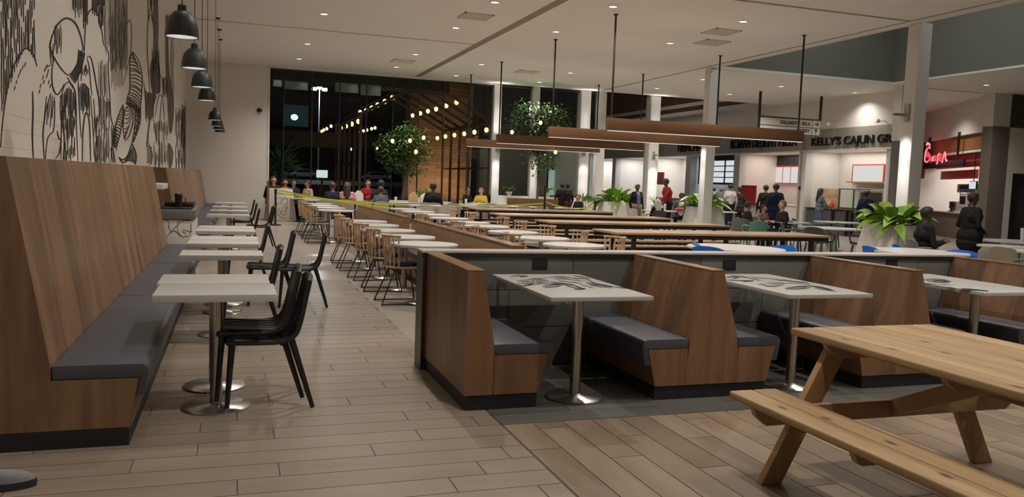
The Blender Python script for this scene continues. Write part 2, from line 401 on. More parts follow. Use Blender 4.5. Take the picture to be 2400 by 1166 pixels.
# ---- big window
win1 = struct('window_1', MB().box(1.06, 8.88, YB+.03, YB+.10, 4.94, 5.04).box(1.06, 8.88, YB+.03, YB+.10, 0, .06), BLACKM, 'tall dark window wall looking out at night', smooth=False)
xs = [1.06, 1.52, 2.44, 3.36, 4.28, 5.20, 6.12, 7.04, 7.96, 8.88]
for i in range(len(xs)-1):
    MB().box(xs[i]+.018, xs[i+1]-.018, YB+.06, YB+.068, .06, 4.94).build('pane', GLASS, win1, smooth=False)
    if i: MB().box(xs[i]-.018, xs[i]+.018, YB+.04, YB+.10, .06, 4.94).build('mullion', BLACKM, win1, smooth=False)
# right of it: lit columns, low white wall, smaller panes
struct('wall_knee', MB().box(8.88, 13.0, YB+.02, YB+.22, -.006, 1.0), WHITE, 'low white wall under the right-hand windows', smooth=False)
k = 2
for a, b_ in ((9.2, 10.35), (10.68, 12.28), (12.76, 12.95)):
    wo = struct('window_%d' % k, MB().box(a, b_, YB+.05, YB+.12, 1.0, 1.06).box(a, b_, YB+.05, YB+.12, 4.97, 5.04), BLACKM, ['narrow window between the lit columns', 'wider window behind the leafy tree', 'slim window beside the corner column'][k-2], smooth=False)
    MB().box(a, b_, YB+.08, YB+.088, 1.06, 4.97).build('pane', GLASS, wo, smooth=False); k += 1
COLW = mat('column white', (.74, .72, .69), .5)
SCG = mat('sconce grey', (.45, .45, .44), .4, metal=.6); COOL = (1, .99, .96)
def column(x, y, wd, label, side='left', power=10, h=HC, zs=3.05):
    """column with a small sconce on a bracket that washes its face"""
    t = tag(MB().box(x, x+wd, y, y+wd, -.006, h).build('column', COLW, bevel=.012), label, kind='structure')
    if side == 'left':
        c = Vector((x, y+wd/2, 0)); n = Vector((-1, 0, 0)); zs_ = [(zs, -1)]
        sc_ = MB().box(x-.05, x, y+wd/2-.06, y+wd/2+.06, zs, zs+.36).build('sconce', SCG, t, bevel=.01); MB().box(x-.38, x-.04, y+wd/2-.03, y+wd/2+.03, zs+.10, zs+.15).build('sconce_arm', SCG, sc_, bevel=.006)
    else:
        c = Vector((x+wd/2, y, 0)); n = Vector((0, -1, 0)); zs_ = [(2.6, -1), (2.9, 1)]
        sc_ = MB().box(x+wd/2-.05, x+wd/2+.05, y-.05, y, 2.6, 2.9).build('sconce', SCG, t, bevel=.01); MB().box(x+wd/2-.03, x+wd/2+.03, y-.38, y-.04, 2.72, 2.78).build('sconce_arm', SCG, sc_, bevel=.006)
    for z, d in zs_:
        o = c+n*.36+Vector((0, 0, z+.08*(d < 0)-.08*(d > 0)))
        spot('sconce_light', o, c+Vector((0, 0, z+d*1.5)), power*6.0, R(62), 1.0, .05, COOL, t)
        spot('sconce_light', o, c+Vector((0, 0, z+d*2.6)), power*18, R(30), 1.0, .05, COOL, t)
    return t
column(13.13, 21.2, .3, 'white column in the middle of the hall, lit from its side')
column(13.2, 13.5, .32, 'tall white column beside the large leafy planter', power=12)
column(13.06, YB, .32, 'white corner column at the end of the window wall')
column(8.88, YB-.05, .28, 'bright lit column at the right edge of the big window', 'front', 8)
column(10.37, YB-.05, .28, 'bright lit column behind the leafy tree', 'front', 8)
column(12.31, YB-.05, .40, 'bright lit column left of the corner column', 'front', 8)
column(15.28, YB, .42, 'bright lit column in the opening towards the far counters', 'front', 8)

# ---- storefront row along x = 21
XS = 21.0
FZ0, FZ1 = 3.15, 3.92
bulk = struct('wall_storefront', MB().box(XS, XS+.15, 22.0, 47, FZ1, 5.12).box(20.6, XS+.15, 28.8, 47, 5.05, 5.22), WHITE, 'cream bulkhead above the food counters', smooth=False)
struct('wall_upper_hall', MB().box(XS, XS+.1, 28.9, 47, 5.22, 5.5).box(XS, XS+.1, 28.9, 47, 5.68, 8), BROWNP, 'dark brown upper wall beyond the ceiling', smooth=False)
struct('trim_3', MB().box(XS-.03, XS+.1, 28.9, 47, 5.5, 5.68), WHITE, 'white strip along the brown upper wall', smooth=False)
struct('ceiling_upper_hall', MB().box(13.0, 21.2, 28.9, 47, 8, 8.1).box(13.0, 21.2, 28.85, 28.95, 5.1, 8), mat('upper hall dark', (.10, .09, .08), .7), 'high dark ceiling beyond the columns', smooth=False)
struct('wall_hall_end', MB().box(13.1, 21.2, 47, 47.2, -.006, 8), WHITE, 'white end wall of the far hall', smooth=False)
struct('wall_hall_side', MB().box(13.0, 13.1, 29.2, 47, -.006, 3.3), WHITE, 'white side wall of the far hall', smooth=False)
struct('wall_hall_side_upper', MB().box(13.0, 13.1, 29.2, 47, 3.3, 8), mat('outer dark', (.025, .018, .014), .7), 'dark upper side wall of the far hall', smooth=False)
fas = struct('wall_fascia', MB().box(XS+.03, XS+.12, 22.0, 47, FZ0+.02, FZ1), mat('fascia backing', (.05, .05, .05), .6), 'grey tiled sign band above the counters', smooth=False)
STALLY = [22.2, 26.8, 31.2, 35.3, 39.6, 43.6, 47]
for i in range(6):
    y0, y1 = STALLY[i], STALLY[i+1]; mid = [.5, .5, .5, .5, .5, .5][i]
    for a, b_ in ((y0, y0+(y1-y0)*.62), (y0+(y1-y0)*.62, y1)):
        MB().box(XS-.02, XS+.03, a+.012, b_-.012, FZ0, FZ1).build('fascia_panel', FASCIA, fas, smooth=False)
    MB().box(XS-.035, XS+.02, y0, y1, FZ0-.05, FZ0).build('fascia_lip', WHITE, fas, smooth=False)
LET = mat('black sign letters', (.012, .011, .011), .35)
RX = Matrix(((0, 0, -1), (-1, 0, 0), (0, 1, 0))).to_4x4()       # text facing -x, reading towards -y
def wall_text(txt, px0, px1, py, capz, parent=None, label=None, cat=None):
    a = onx(px0, py, XS-.03); b_ = onx(px1, py, XS-.03)
    me = text_mesh(txt, 1.0, .05, mats=LET, name='lettering', bold=.012)
    xs_ = [v.co.x for v in me.vertices]; ys_ = [v.co.y for v in me.vertices]
    sx = (a.y-b_.y)/(max(xs_)-min(xs_)); sy = capz/(max(ys_)-min(ys_))
    for v in me.vertices: v.co = ((v.co.x-min(xs_))*sx, (v.co.y-min(ys_))*sy, v.co.z)
    o = thing('sign_lettering', label, cat, (XS-.05, a.y, a.z-capz/2)); letters(me, o, RX, LET); return o
wall_text("KELLY'S CAJUN GRILL", 1903, 2122, 336, .40, label='black raised letters of the Cajun grill name on the grey band', cat='sign')
wall_text("ROMAN DELIGHT PIZZA", 1714, 1868, 339, .40, label='black raised letters of the pizza counter name on the grey band', cat='sign')
wall_text("HIBACHI-SAN", 1590, 1668, 347, .40, label='black raised letters of the hibachi counter name, partly behind a column', cat='sign')
struct('wall_kelly_pier', MB().box(20.15, 20.78, 21.15, 21.45, -.006, 3.28), PIERT, 'taupe tiled pier beside the Cajun counter', smooth=False)
pw = struct('wall_pier_upper', MB().box(20.15, 20.8, 21.15, 21.47, 3.28, 5.06).box(20.8, 21.15, 21.2, 22.1, 3.28, 5.06), WHITE, 'white plaster above the taupe pier', smooth=False)
PIL = mat('pilaster grey', (.60, .59, .575), .45)
STW = [mat('stall white', (.80, .77, .72), .5), mat('stall blush', (.80, .70, .64), .5), mat('stall cream', (.74, .62, .44), .5), mat('stall cool', (.55, .58, .64), .5)]
LIT = glow('lit menu board', (1, .98, .93), .46)
stall_names = ['Cajun grill', 'pizza', 'gridded-window', 'hibachi', 'pink-lit', 'last']
for i in range(6):
    y0, y1 = STALLY[i], STALLY[i+1]
    yr = 22.6 if i == 0 else y0+.05; xb = 22.6 if i == 0 else 23.0; ys_ = .48 if i == 0 else 0
    m = [STW[0], STW[1], STW[3], STW[0], STW[0], STW[0]][i]
    s_ = struct('wall_stall_%d' % (i+1), MB().box(xb, xb+.1, yr+ys_, y1, -.006, 3.2).box(XS, xb, y1-.1, y1, -.006, 3.12).prism([(XS+.05, yr-.1), (xb+.1, yr-.1+ys_), (xb+.1, yr+ys_), (XS+.05, yr)], 'Z', -.006, 3.12).box(XS+.05, xb, yr+ys_, y1, 3.12, 3.2), m, 'bright inner walls of the %s counter' % stall_names[i], smooth=False)
    area('stall_light', ((XS+xb)/2, (yr+y1)/2, 3.08), ((XS+xb)/2, (yr+y1)/2, 0), [26, 28, 17, 40, 38, 36][i], 1.2, y1-yr-.8, (1, .95, .88) if i < 2 else (1, .98, .96), s_)
    pz = tag(MB().box(XS-.10, XS+.25, y1-.22, y1+.22, -.006, 3.15).build('wall_pilaster_%d' % (i+1), PIL, bevel=.01), 'grey pilaster at the end of the %s counter' % stall_names[i], kind='structure')
# steel tube standing against the pilaster between grill and pizza
t = thing('steel_post', 'thin steel post with a clamp between the two nearest counters', 'post', (XS-.16, 26.8, 0))
MB().cyl((0, 0, 0), (0, 0, 3.9), .022, n=10).build('pole', STEEL, t); MB().cyl((0, 0, 1.62), (0, 0, 1.74), .045, n=10).build('clamp', BLACKM, t)

# counters
CNT = mat('counter dark grey', (.075, .075, .078), .5, namt=.3, nscale=3)
def counter(name, x0, x1, y0, y1, h, m, topm, label):
    t = thing(name, label, 'counter', (x0, y0, 0))
    MB().box(0, x1-x0, 0, y1-y0, 0, h-.04).build('body', m, t, smooth=False)
    MB().box(-.05, x1-x0+.05, -.02, y1-y0+.02, h-.04, h).build('worktop', topm, t, bevel=.006)
    return t
c1 = counter('service_counter', 21.0, 21.6, 22.8, 26.5, .95, CNT, mat('counter top black', (.02, .02, .02), .3), 'dark grey counter of the Cajun grill')
for yy in (.35, 1.1, 1.35, 2.1): MB().box(-.10, -.04, yy, yy+.08, 0, .9).build('leg', BLACKM, c1, smooth=False)
counter('service_counter', 21.05, 21.7, 27.1, 30.9, 1.0, STW[0], STW[0], 'white counter of the pizza stand')
counter('service_counter', 21.05, 21.7, 31.5, 35.1, 1.0, CNT, STW[0], 'dark counter below the gridded window')
counter('service_counter', 21.05, 21.7, 35.6, 39.4, 1.0, STW[0], PIERT, 'white counter of the hibachi stand')
counter('service_counter', 21.05, 21.7, 39.95, 43.3, 1.0, STW[0], PIERT, 'pale counter of the pink-lit stand'); counter('service_counter', 21.05, 21.7, 43.9, 46.6, 1.0, STW[0], PIERT, 'pale counter at the far end of the row')
def lightbox(name, x, py0, py1, px0, px1, label, frame=None, face=LIT, cat='menu board', thick=.05):
    a = onx(px0, (py0+py1)/2, x); b_ = onx(px1, (py0+py1)/2, x); zt = onx((px0+px1)/2, py0, x).z; zb = onx((px0+px1)/2, py1, x).z
    t = thing(name, label, cat, (x, b_.y, zb)); W_, H_ = a.y-b_.y, zt-zb
    MB().box(0, thick, 0, W_, 0, H_).build('panel', face, t, smooth=False)
    if frame:
        for bx in ((0, W_, -.04, 0), (0, W_, H_, H_+.04), (-.04, 0, -.04, H_+.04), (W_, W_+.04, -.04, H_+.04)):
            MB().box(-.01, thick, bx[0], bx[1], bx[2], bx[3]).build('frame', frame, t, smooth=False)
    return t, W_, H_
lightbox('menu_board', 22.53, 388, 427, 1999, 2070, 'lit white menu board over the Cajun grill', RED)
MB().box(22.1, 22.59, 23.7, 25.7, 1.95, 2.0).build('wall_shelf', CARD)
tag(bpy.data.objects['wall_shelf'], 'wooden shelf under the lit Cajun menu board', 'shelf')
tb, W_, H_ = lightbox('menu_board', 22.9, 392, 429, 1816, 1872, 'lit menu board in a red frame at the pizza stand', RED)
for q in (.33, .66): MB().box(-.012, .0, W_*q-.012, W_*q+.012, 0, H_).build('divider', RED, tb, smooth=False)
lightbox('blackboard', 22.9, 358, 388, 1819, 1873, 'black panel above the red framed menu board', face=BLACK, cat='panel')
lightbox('poster', 20.94, 437, 478, 1738, 1769, 'red poster standing at the pizza counter', face=RED, cat='poster', frame=mat('poster red dark', (.3, .02, .02), .5))
lightbox('poster', 21.3, 404, 433, 1540, 1555, 'red poster on the bright hibachi counter wall', face=mat('poster coral', (.62, .10, .12), .5), cat='poster')
# black gridded window of the third counter
wo = struct('window_5', MB().box(XS+.3, XS+.36, 31.6, 35.0, 2.85, 3.1).box(XS+.3, XS+.36, 31.6, 35.0, 1.75, 1.84), BLACKM, 'black gridded window of the third counter', smooth=False)
for yy in (31.6, 32.75, 33.9, 34.96): MB().box(XS+.3, XS+.36, yy-.03, yy+.03, 1.8, 2.9).build('mullion', BLACKM, wo, smooth=False)
for zz in (2.08, 2.34, 2.6): MB().box(XS+.3, XS+.36, 31.6, 35.0, zz-.02, zz+.02).build('mullion', BLACKM, wo, smooth=False)
MB().box(XS+.34, XS+.345, 31.6, 35, 1.8, 2.9).build('pane', glow('lit frosted pane', (.93, .97, 1), .5), wo, smooth=False)

# ---- red and white chicken counter, angled
RP, LP = Vector((24.0, 21.35, 0)), Vector((27.6, 27.75, 0))
UU = (LP-RP).normalized(); CN = Vector((UU.y, -UU.x, 0)); CRZ = math.atan2(UU.y, UU.x); CLEN = (LP-RP).length
def cloc(v): d = Vector(v)-RP; return (d.dot(UU), -d.dot(CN), d.z)     # world -> counter frame (x along, y to the viewer)
cpx = lambda px, py, off=0: cloc(onp(px, py, RP-CN*off, CN))
BLUSH = mat('blush tile', (.62, .44, .36), .45, namt=.1)
st = struct('wall_chicken_stall', MB().box(2.15, CLEN+.6, -3.6, -3.5, 0, 3.22).box(CLEN+.5, CLEN+.6, -3.5, .2, 0, 3.22).box(2.0, CLEN+.6, -3.5, -.98, 3.18, 3.22).box(1.0, 2.0, -1.5, -.98, 3.18, 3.22), STW[0], 'bright inner walls of the chicken counter', loc=RP, rz=CRZ, smooth=False)
area('stall_light', RP+UU*4.9+CN*2.1+Vector((0, 0, 3.12)), RP+UU*4.9+CN*2.2, 80, 4.6, 1.8, (1, .95, .88), st)
struct('wall_chicken_bulkhead', MB().box(-.2, CLEN+.6, -.25, -.05, 3.82, 5.08), WHITE, 'white bulkhead over the chicken counter', loc=RP, rz=CRZ, smooth=False)
fc = thing('fascia_board', 'warm wood fascia over the chicken counter', 'fascia', RP, CRZ)
MB().box(0, CLEN+.4, -.30, -.20, 3.24, 3.82).build('board', wood('fascia cedar', (.23, .10, .035), (.36, .165, .065), 'X', 1, 8, .5, 0, .05), fc, smooth=False)
MB().box(0, CLEN+.4, -.31, -.18, 3.17, 3.24).build('white_strip', WHITE, fc, smooth=False)
MB().box(.75, CLEN+.4, -.9, -.8, 2.72, 3.2).build('red_panel', RED, fc, smooth=False)
MB().box(.75, CLEN+.4, -.92, -.78, 2.93, 2.99).build('white_strip', WHITE, fc, smooth=False)
MB().box(CLEN-.05, CLEN+.3, -.25, -.15, 2.3, 3.82).build('red_panel', mat('dark red', (.26, .02, .02), .5), fc, smooth=False)
MB().box(3.3, CLEN, -1.0, -.9, 2.28, 2.62).build('red_panel', RED, fc, smooth=False)
MB().box(1.55, 3.4, -2.6, -2.5, 0, 2.75).build('blush_panel', BLUSH, fc, smooth=False)
hs = thing('hanging_sign', 'black hanging sign bar carrying the red neon script', 'sign', RP, CRZ)
a, b_ = cpx(2167, 392), cpx(2260, 390); tr = cpx(2260, 375)
MB().box(b_[0], a[0], -.04, .04, b_[2], tr[2]+.02).build('bar', BLACKM, hs, smooth=False)
for px in (2247, 2179):
    q = cpx(px, 330); MB().bar((q[0], 0, tr[2]), (q[0], 0, 3.95), .07, .07).build('hanger', BLACKM, hs, smooth=False)
NEON = glow('neon red script', (1, .05, .09), 1.0); NEONC = glow('neon pink script', (1, .30, .33), .8)
script = [[(250,402),(215,385),(170,440),(148,560),(150,650),(185,672),(216,640)], [(216,388),(188,450),(182,545),(208,560),(218,470)], [(226,655),(236,570),(244,505)], [(236,595),(254,560),(264,600),(266,650)],
          [(282,570),(282,645)], [(318,558),(297,590),(302,640),(322,634)], [(334,535),(332,645)], [(354,560),(337,600),(362,645)], [(362,598),(384,590)],
          [(436,498),(408,530),(397,600),(390,690),(374,702)], [(380,582),(424,574)], [(428,570),(428,642)], [(458,508),(450,640),(466,638)], [(468,592),(490,588)], [(482,682),(540,470),(556,640),(582,628)], [(496,604),(556,590)],
          [(180,350),(185,310),(205,290),(215,330),(235,300),(245,350),(235,375)]]
sg = thing('neon_script', 'red neon script reading Chick-fil-A above the black bar', 'sign', RP, CRZ)
for i, stq in enumerate(script):
    pts = [Vector(cpx(2150+q[0]/8.33, 300+q[1]/8.33, .12)) for q in stq]
    pts = smooth_path(pts, 4)
    MB().tube(pts, .026, 6).build('neon_tube', NEONC if i in (0, 5, 9, 14, 16) else NEON, sg)
point('neon_glow', RP+UU*5.2-CN*.5+Vector((0, 0, 3.1)), 5, .1, (1, .12, .14), sg)
ck = thing('service_counter', 'taupe counter of the chicken stand below the red neon', 'counter', RP, CRZ)
MB().box(.75, CLEN, -.9, -.25, 0, .93).build('body', mat('counter taupe', (.20, .16, .135), .5), ck, smooth=False)
MB().box(.72, CLEN, -.95, -.18, .93, .98).build('worktop', mat('counter blush', (.60, .46, .40), .35), ck, bevel=.006)
MACH = mat('machine steel', (.50, .46, .43), .35, metal=.6); MACHW = mat('machine white', (.62, .56, .52), .4)
rr = random.Random(3)
def appliance(s0, w_, h, label, m, z0=.98, off=-.75, d=.45):
    t = thing('kitchen_appliance', label, 'appliance', RP+UU*s0+CN*(-off)+Vector((0, 0, z0)), CRZ)
    hs_ = MB().box(0, w_, -d/2, d/2, .03, h).build('housing', m, t, bevel=.015)
    MB().box(w_*.15, w_*.85, d/2, d/2+.015, h*.45, h*.85).build('front_panel', BLACK, hs_, smooth=False)
    for k in range(3): MB().cyl((w_*(.25+.25*k), d/2, h*.25), (w_*(.25+.25*k), d/2+.025, h*.25), .018, n=8).build('knob', BLACK, hs_)
    for k in range(4): MB().cyl((w_*(.1+.8*(k % 2)), -d*.35+.7*d*(k//2), 0), (w_*(.1+.8*(k % 2)), -d*.35+.7*d*(k//2), .04), .02, n=8).build('foot', BLACK, t)
appliance(1.15, .7, .66, 'square steel appliance at the right end of the chicken counter', MACHW)
appliance(2.1, .6, .40, 'low dark-fronted appliance beside the steel one', MACH)
appliance(2.9, .8, .72, 'tall steel appliance in the middle of the chicken counter', MACHW)
appliance(4.0, .7, .40, 'small steel appliance left of the tall one', MACH)
appliance(2.2, 1.9, .35, 'long steel shelf unit standing behind the appliances', MACH, .0+.985+.72, -.75, .4)
def register(s0, label):
    t = thing('cash_register', label, 'register', RP+UU*s0+CN*.42+Vector((0, 0, .98)), CRZ)
    MB().box(-.1, .1, -.09, .09, 0, .03).build('base', BLACK, t, bevel=.005); MB().bar((0, 0, .03), (0, -.02, .2), .04, .04).build('stand', BLACK, t)
    MB().box(-.19, .19, -.02, .02, .13, .39).build('screen', BLACK, t, bevel=.006); return t
register(1.9, 'black till screen on the chicken counter'); register(4.2, 'second black till screen further along the chicken counter')
t = thing('hanging_lamp_screen', 'bright tilted order screen hanging over the chicken counter', 'screen', RP+UU*2.1+CN*.45+Vector((0, 0, 2.0)), CRZ)
MB().bar((-.35, 0, 0), (.35, 0, 0), .06, .30).build('casing', BLACK, t, bevel=.01); MB().box(-.32, .32, .028, .036, -.13, .13).build('display', glow('cool screen', (.75, .82, 1), .6), t, smooth=False)
MB().cyl((0, 0, .14), (0, 0, 1.2), .015, n=8).build('rod', BLACK, t)
t = thing('menu_lightbox', 'tall white lightbox beside the taupe pier', 'lightbox', RP+UU*.75+CN*.45+Vector((0, 0, 2.05)), CRZ)
MB().box(0, .55, -.06, .06, 0, .85).build('panel', LIT, t, bevel=.03); MB().box(.25, .30, -.02, .02, .85, 1.14).build('hanger', BLACKM, t)
# taupe pier and dark doorway at the right edge
struct('wall_right_pier', MB().box(23.9, 24.66, 21.0, 21.4, -.006, 3.95), PIERT, 'taupe tiled pier right of the chicken counter', smooth=False)
struct('wall_right', MB().box(23.9, 24.66, 21.02, 21.4, 3.95, 5.08).box(24.66, 24.95, 21.0, 21.4, -.006, 2.42).box(24.66, 32, 21.0, 21.4, 2.42, 3.95).box(26.3, 32, 21.0, 21.4, -.006, 2.42), WHITE, 'white wall around the dark doorway', smooth=False)
struct('wall_right_upper', MB().box(24.72, 32, 20.97, 21.4, 3.95, 5.08), mat('dark brown olive', (.06, .05, .035), .6, namt=.4), 'dark brown panel over the right wall', smooth=False)
d1 = struct('door_1', MB().box(24.95, 26.3, 21.3, 21.36, 0, 2.42), mat('door dark slate', (.035, .033, .042), .5), 'dark slate door at the right edge', smooth=False)
MB().box(25.05, 25.12, 21.25, 21.3, .95, 1.15).build('door_handle', STEEL, d1)

area('well_fill', (16.4, 15, 8.1), (16.4, 15, 0), 160, 4, 10, (.95, 1, .96), bpy.data.objects['ceiling_skylight'])  # unseen area light added to lift the grey well walls

area('upper_hall_fill', (17.5, 36, 7.9), (18.5, 36, 4), 120, 3, 12, WARM, bpy.data.objects['ceiling_upper_hall'])  # unseen fill light added to brighten the brown upper wall

# ================================================================== MURAL (flat print on the left wall)
rr = random.Random(11)
mu = MB(); MS = 1/2.776
wallmap = lambda px, py: onx(px*MS, py*MS, XL+.003)
def ink(pts, wd, mi=0, k=5, jit=0):
    p = smooth_path(pts, k)
    if jit: p = [Vector((q.x+rr.uniform(-jit, jit), q.y+rr.uniform(-jit, jit))) for q in p]
    ribbon(mu, p, wd, wallmap, mi)
def hatch(x0, x1, n, ya, yb, wd, mi=0, lean=0, brk=0):
    for i in range(n):
        x = x0+(x1-x0)*(i+.5)/n+rr.uniform(-2, 2); a = ya(x) if callable(ya) else ya+rr.uniform(-25, 25); b_ = yb(x) if callable(yb) else yb+rr.uniform(-40, 40)
        if b_-a < 20: continue
        m = max(2, int((b_-a)/60)); pts = [(x+lean*(t/m)+rr.uniform(-2.2, 2.2), a+(b_-a)*t/m) for t in range(m+1)]
        if brk and m > 3:
            c = rr.randint(1, m-2); ink(pts[:c+1], wd, mi, 2); ink(pts[c+1:], wd, mi, 2) if len(pts)-c > 2 else None
        else: ink(pts, wd, mi, 2)
edge = lambda x: 315+abs(x-168)**1.28*.62 if x < 168 else 315+(x-168)*1.6
hatch(2, 228, 19, -60, lambda x: min(900, edge(x)-6), 6.5, lean=6, brk=1)
ink([(5,960),(22,760),(42,620),(62,510),(98,410),(148,332),(172,315),(202,332),(226,372),(242,432)], 9)
for (x, y) in ((100,560),(112,520),(126,480),(138,450),(152,425),(168,405),(262,580),(268,545),(290,520),(284,490),(310,480),(318,450),(296,440),(322,520),(332,545),(308,420)): ink([(x, y), (x-7, y+28)], 6, k=2)
ink([(300,432),(325,428)], 8, k=2)
ink([(322,310),(345,222),(382,152),(435,119),(490,150),(524,230),(543,322)], 12, jit=1.2)
ink([(345,222),(325,300),(352,372),(398,446),(440,490)], 9); ink([(540,318),(505,410),(472,468),(440,490)], 9)
hatch(350, 402, 7, 170, 320, 4)
for i in range(10): ink([(512+i*4.6, 322+i*3), (500+i*3, 420+i*4), (452+i*4, 500+i*5)], 7 if i % 2 else 5)
hatch(322, 350, 4, 300, 400, 5)
ink([(352,380),(338,470),(345,570),(372,615),(400,585),(418,545)], 9); ink([(440,505),(470,560),(492,590)], 9)
ink([(548,360),(555,190),(565,110),(600,58),(640,102),(662,200),(672,282)], 9, jit=1)
ink([(672,282),(708,350),(704,450),(716,640),(722,760),(742,858),(726,1000),(722,1062)], 6)
hatch(470, 548, 10, -40, 80, 5); hatch(540, 570, 5, -40, 150, 9); hatch(600, 680, 12, -40, 70, 9); hatch(640, 672, 5, 40, 190, 6)
hatch(676, 720, 6, -40, 330, 3, 1); hatch(715, 830, 22, -40, 430, 4, 1); hatch(720, 800, 10, 120, 560, 3, 1)
ink([(800,330),(815,200),(843,130),(856,190),(850,340),(800,560)], 6, 1)
ink([(565,372),(590,372),(610,450),(628,560),(650,690),(640,790)], 8); ink([(566,380),(580,430),(592,560),(600,620)], 6)
hatch(640, 700, 9, 400, 640, 3, 1)
# lower left figures
ink([(213,595),(216,720),(212,880),(218,1032)], 10); ink([(332,605),(300,720),(282,850),(284,950),(290,1036)], 8)
ink([(358,655),(356,760),(348,850),(312,900),(296,1036)], 7); ink([(372,852),(384,900),(398,915),(385,1000),(362,1030)], 9)
ink([(440,620),(420,700),(402,780),(398,1036)], 7); ink([(412,690),(400,760),(420,900),(412,1040)], 9)
hatch(300, 360, 5, 640, 790, 5, lean=-14)
hatch(390, 500, 15, lambda x: 540+abs(x-450)*1.3+rr.uniform(0, 30), 800, 5.5, brk=1); hatch(415, 490, 9, 780, 1040, 6, brk=1)
ink([(398,640),(420,560),(450,535),(480,570),(494,640),(498,800),(508,1046)], 7)
hatch(515, 582, 9, lambda x: 545+abs(x-545)*.8, 720, 7); hatch(525, 575, 6, 440, 500, 6)
ink([(512,450),(510,560),(520,760),(530,900)], 6); ink([(516,560),(545,545),(572,580),(580,680),(585,760)], 7)
ink([(536,1048),(540,860),(558,735),(582,800),(590,1050)], 9); ink([(610,640),(625,860),(640,1060)], 6); ink([(590,620),(600,760),(620,1055)], 5)
hatch(640, 712, 14, 640, 1060, 4, 1, brk=1); hatch(612, 640, 5, 760, 1050, 4, brk=1)
# striped feathers
def feather(left, right, n, wd, slope=30, fill=0):
    Lp, Rp_ = smooth_path(left, 8), smooth_path(right, 8)
    ink(left, 7); ink(right, 7)
    for i in range(n):
        t = (i+.6)/n; a = Lp[min(len(Lp)-1, int(t*(len(Lp)-1)))]; b_ = Rp_[min(len(Rp_)-1, int(t*(len(Rp_)-1)))]
        if (a-b_).length > 8: ink([(a.x, a.y+rr.uniform(-4, 4)), ((a.x+b_.x)/2, (a.y+b_.y)/2+slope*.15), (b_.x, b_.y+slope)], wd, fill, 3)
feather([(862,335),(846,400),(846,500),(846,580),(828,640),(822,680)], [(866,338),(904,400),(924,490),(922,600),(915,680),(910,720)], 22, 8, 34)
feather([(868,690),(880,760),(872,860),(858,930)], [(915,690),(914,780),(892,860),(860,932)], 17, 13, 16, 1)
feather([(800,680),(775,740),(758,800),(745,880),(740,960)], [(802,684),(806,730),(796,800),(780,880),(760,950)], 16, 7, 22)
feather([(838,682),(815,720),(802,790),(804,860),(810,910)], [(842,684),(866,740),(862,810),(842,880),(815,918)], 10, 6, -60)
for pts in ([(772,1024),(800,1040),(832,1012),(858,934)], [(858,934),(880,985),(886,1030),(880,1072)], [(778,1030),(800,1064)]): ink(pts, 11)
for i in range(9): ink([(800+i*8, 1064-i*13), (842+i*3, 1044-i*11), (884-i*2, 1062-i*13)], 9, k=3)
ink([(925,510),(920,650),(880,890),(865,930)], 5); ink([(735,965),(748,1060)], 9); ink([(722,960),(735,1060)], 8)
hatch(722, 760, 6, 820, 960, 5)
# tall dark plumes
def blob(pts, mi=1):
    p = smooth_path(pts+[pts[0]], 5)[:-1]; c = sum((Vector(q) for q in p), Vector((0, 0)))/len(p)
    vv = [wallmap(q.x, q.y) for q in p]; mu.add(vv, [tuple(range(len(vv)))], mi)
blob([(985,120),(1000,40),(1000,-40),(1022,-40),(1032,150),(1030,300),(1042,470),(1044,590),(1020,612),(990,600),(974,450),(1000,330),(1000,200)])
blob([(932,505),(950,590),(990,605),(1018,620),(1000,700),(985,770),(962,772),(946,680)])
blob([(1076,100),(1094,110),(1096,300),(1104,470),(1128,620),(1132,720),(1120,850),(1102,862),(1094,760),(1086,600),(1076,400)])
blob([(968,780),(980,770),(970,860),(962,950),(952,940)]); blob([(1092,930),(1112,945),(1128,1000),(1118,1080),(1098,1085)])
ink([(960,-40),(964,90),(958,300),(966,470),(975,600)], 6); ink([(975,140),(970,110),(985,105),(1000,180),(1000,330)], 6); ink([(990,-40),(975,60),(962,140)], 6)
hatch(960, 1030, 8, -40, 60, 5); hatch(985, 1040, 10, 330, 590, 4); hatch(945, 1005, 8, 610, 760, 4)
for i in range(9): ink([(955, 960+i*13), (970, 950+i*13), (988, 966+i*13)], 7, k=3)
ink([(968,930),(990,1000),(984,1060),(962,1080)], 5); ink([(1040,480),(1062,520),(1075,505),(1085,560)], 6)
ink([(1010,760),(1030,640),(1050,620),(1064,700),(1068,780)], 5); ink([(1050,650),(1040,800),(1030,1090)], 5, 1)
hatch(1000, 1092, 17, 800, 1085, 4, 1, brk=1); hatch(1055, 1090, 5, 520, 640, 6)
hatch(1142, 1208, 12, 720, 1085, 5.5, 1, brk=1); hatch(1180, 1208, 5, 700, 950, 6); ink([(1207,640),(1207,1085)], 4); ink([(1090,110),(1092,300)], 4); hatch(1108, 1130, 4, 240, 620, 3, 1)
mu.build('mural_print', [INK, INKG], wall_left, smooth=False)

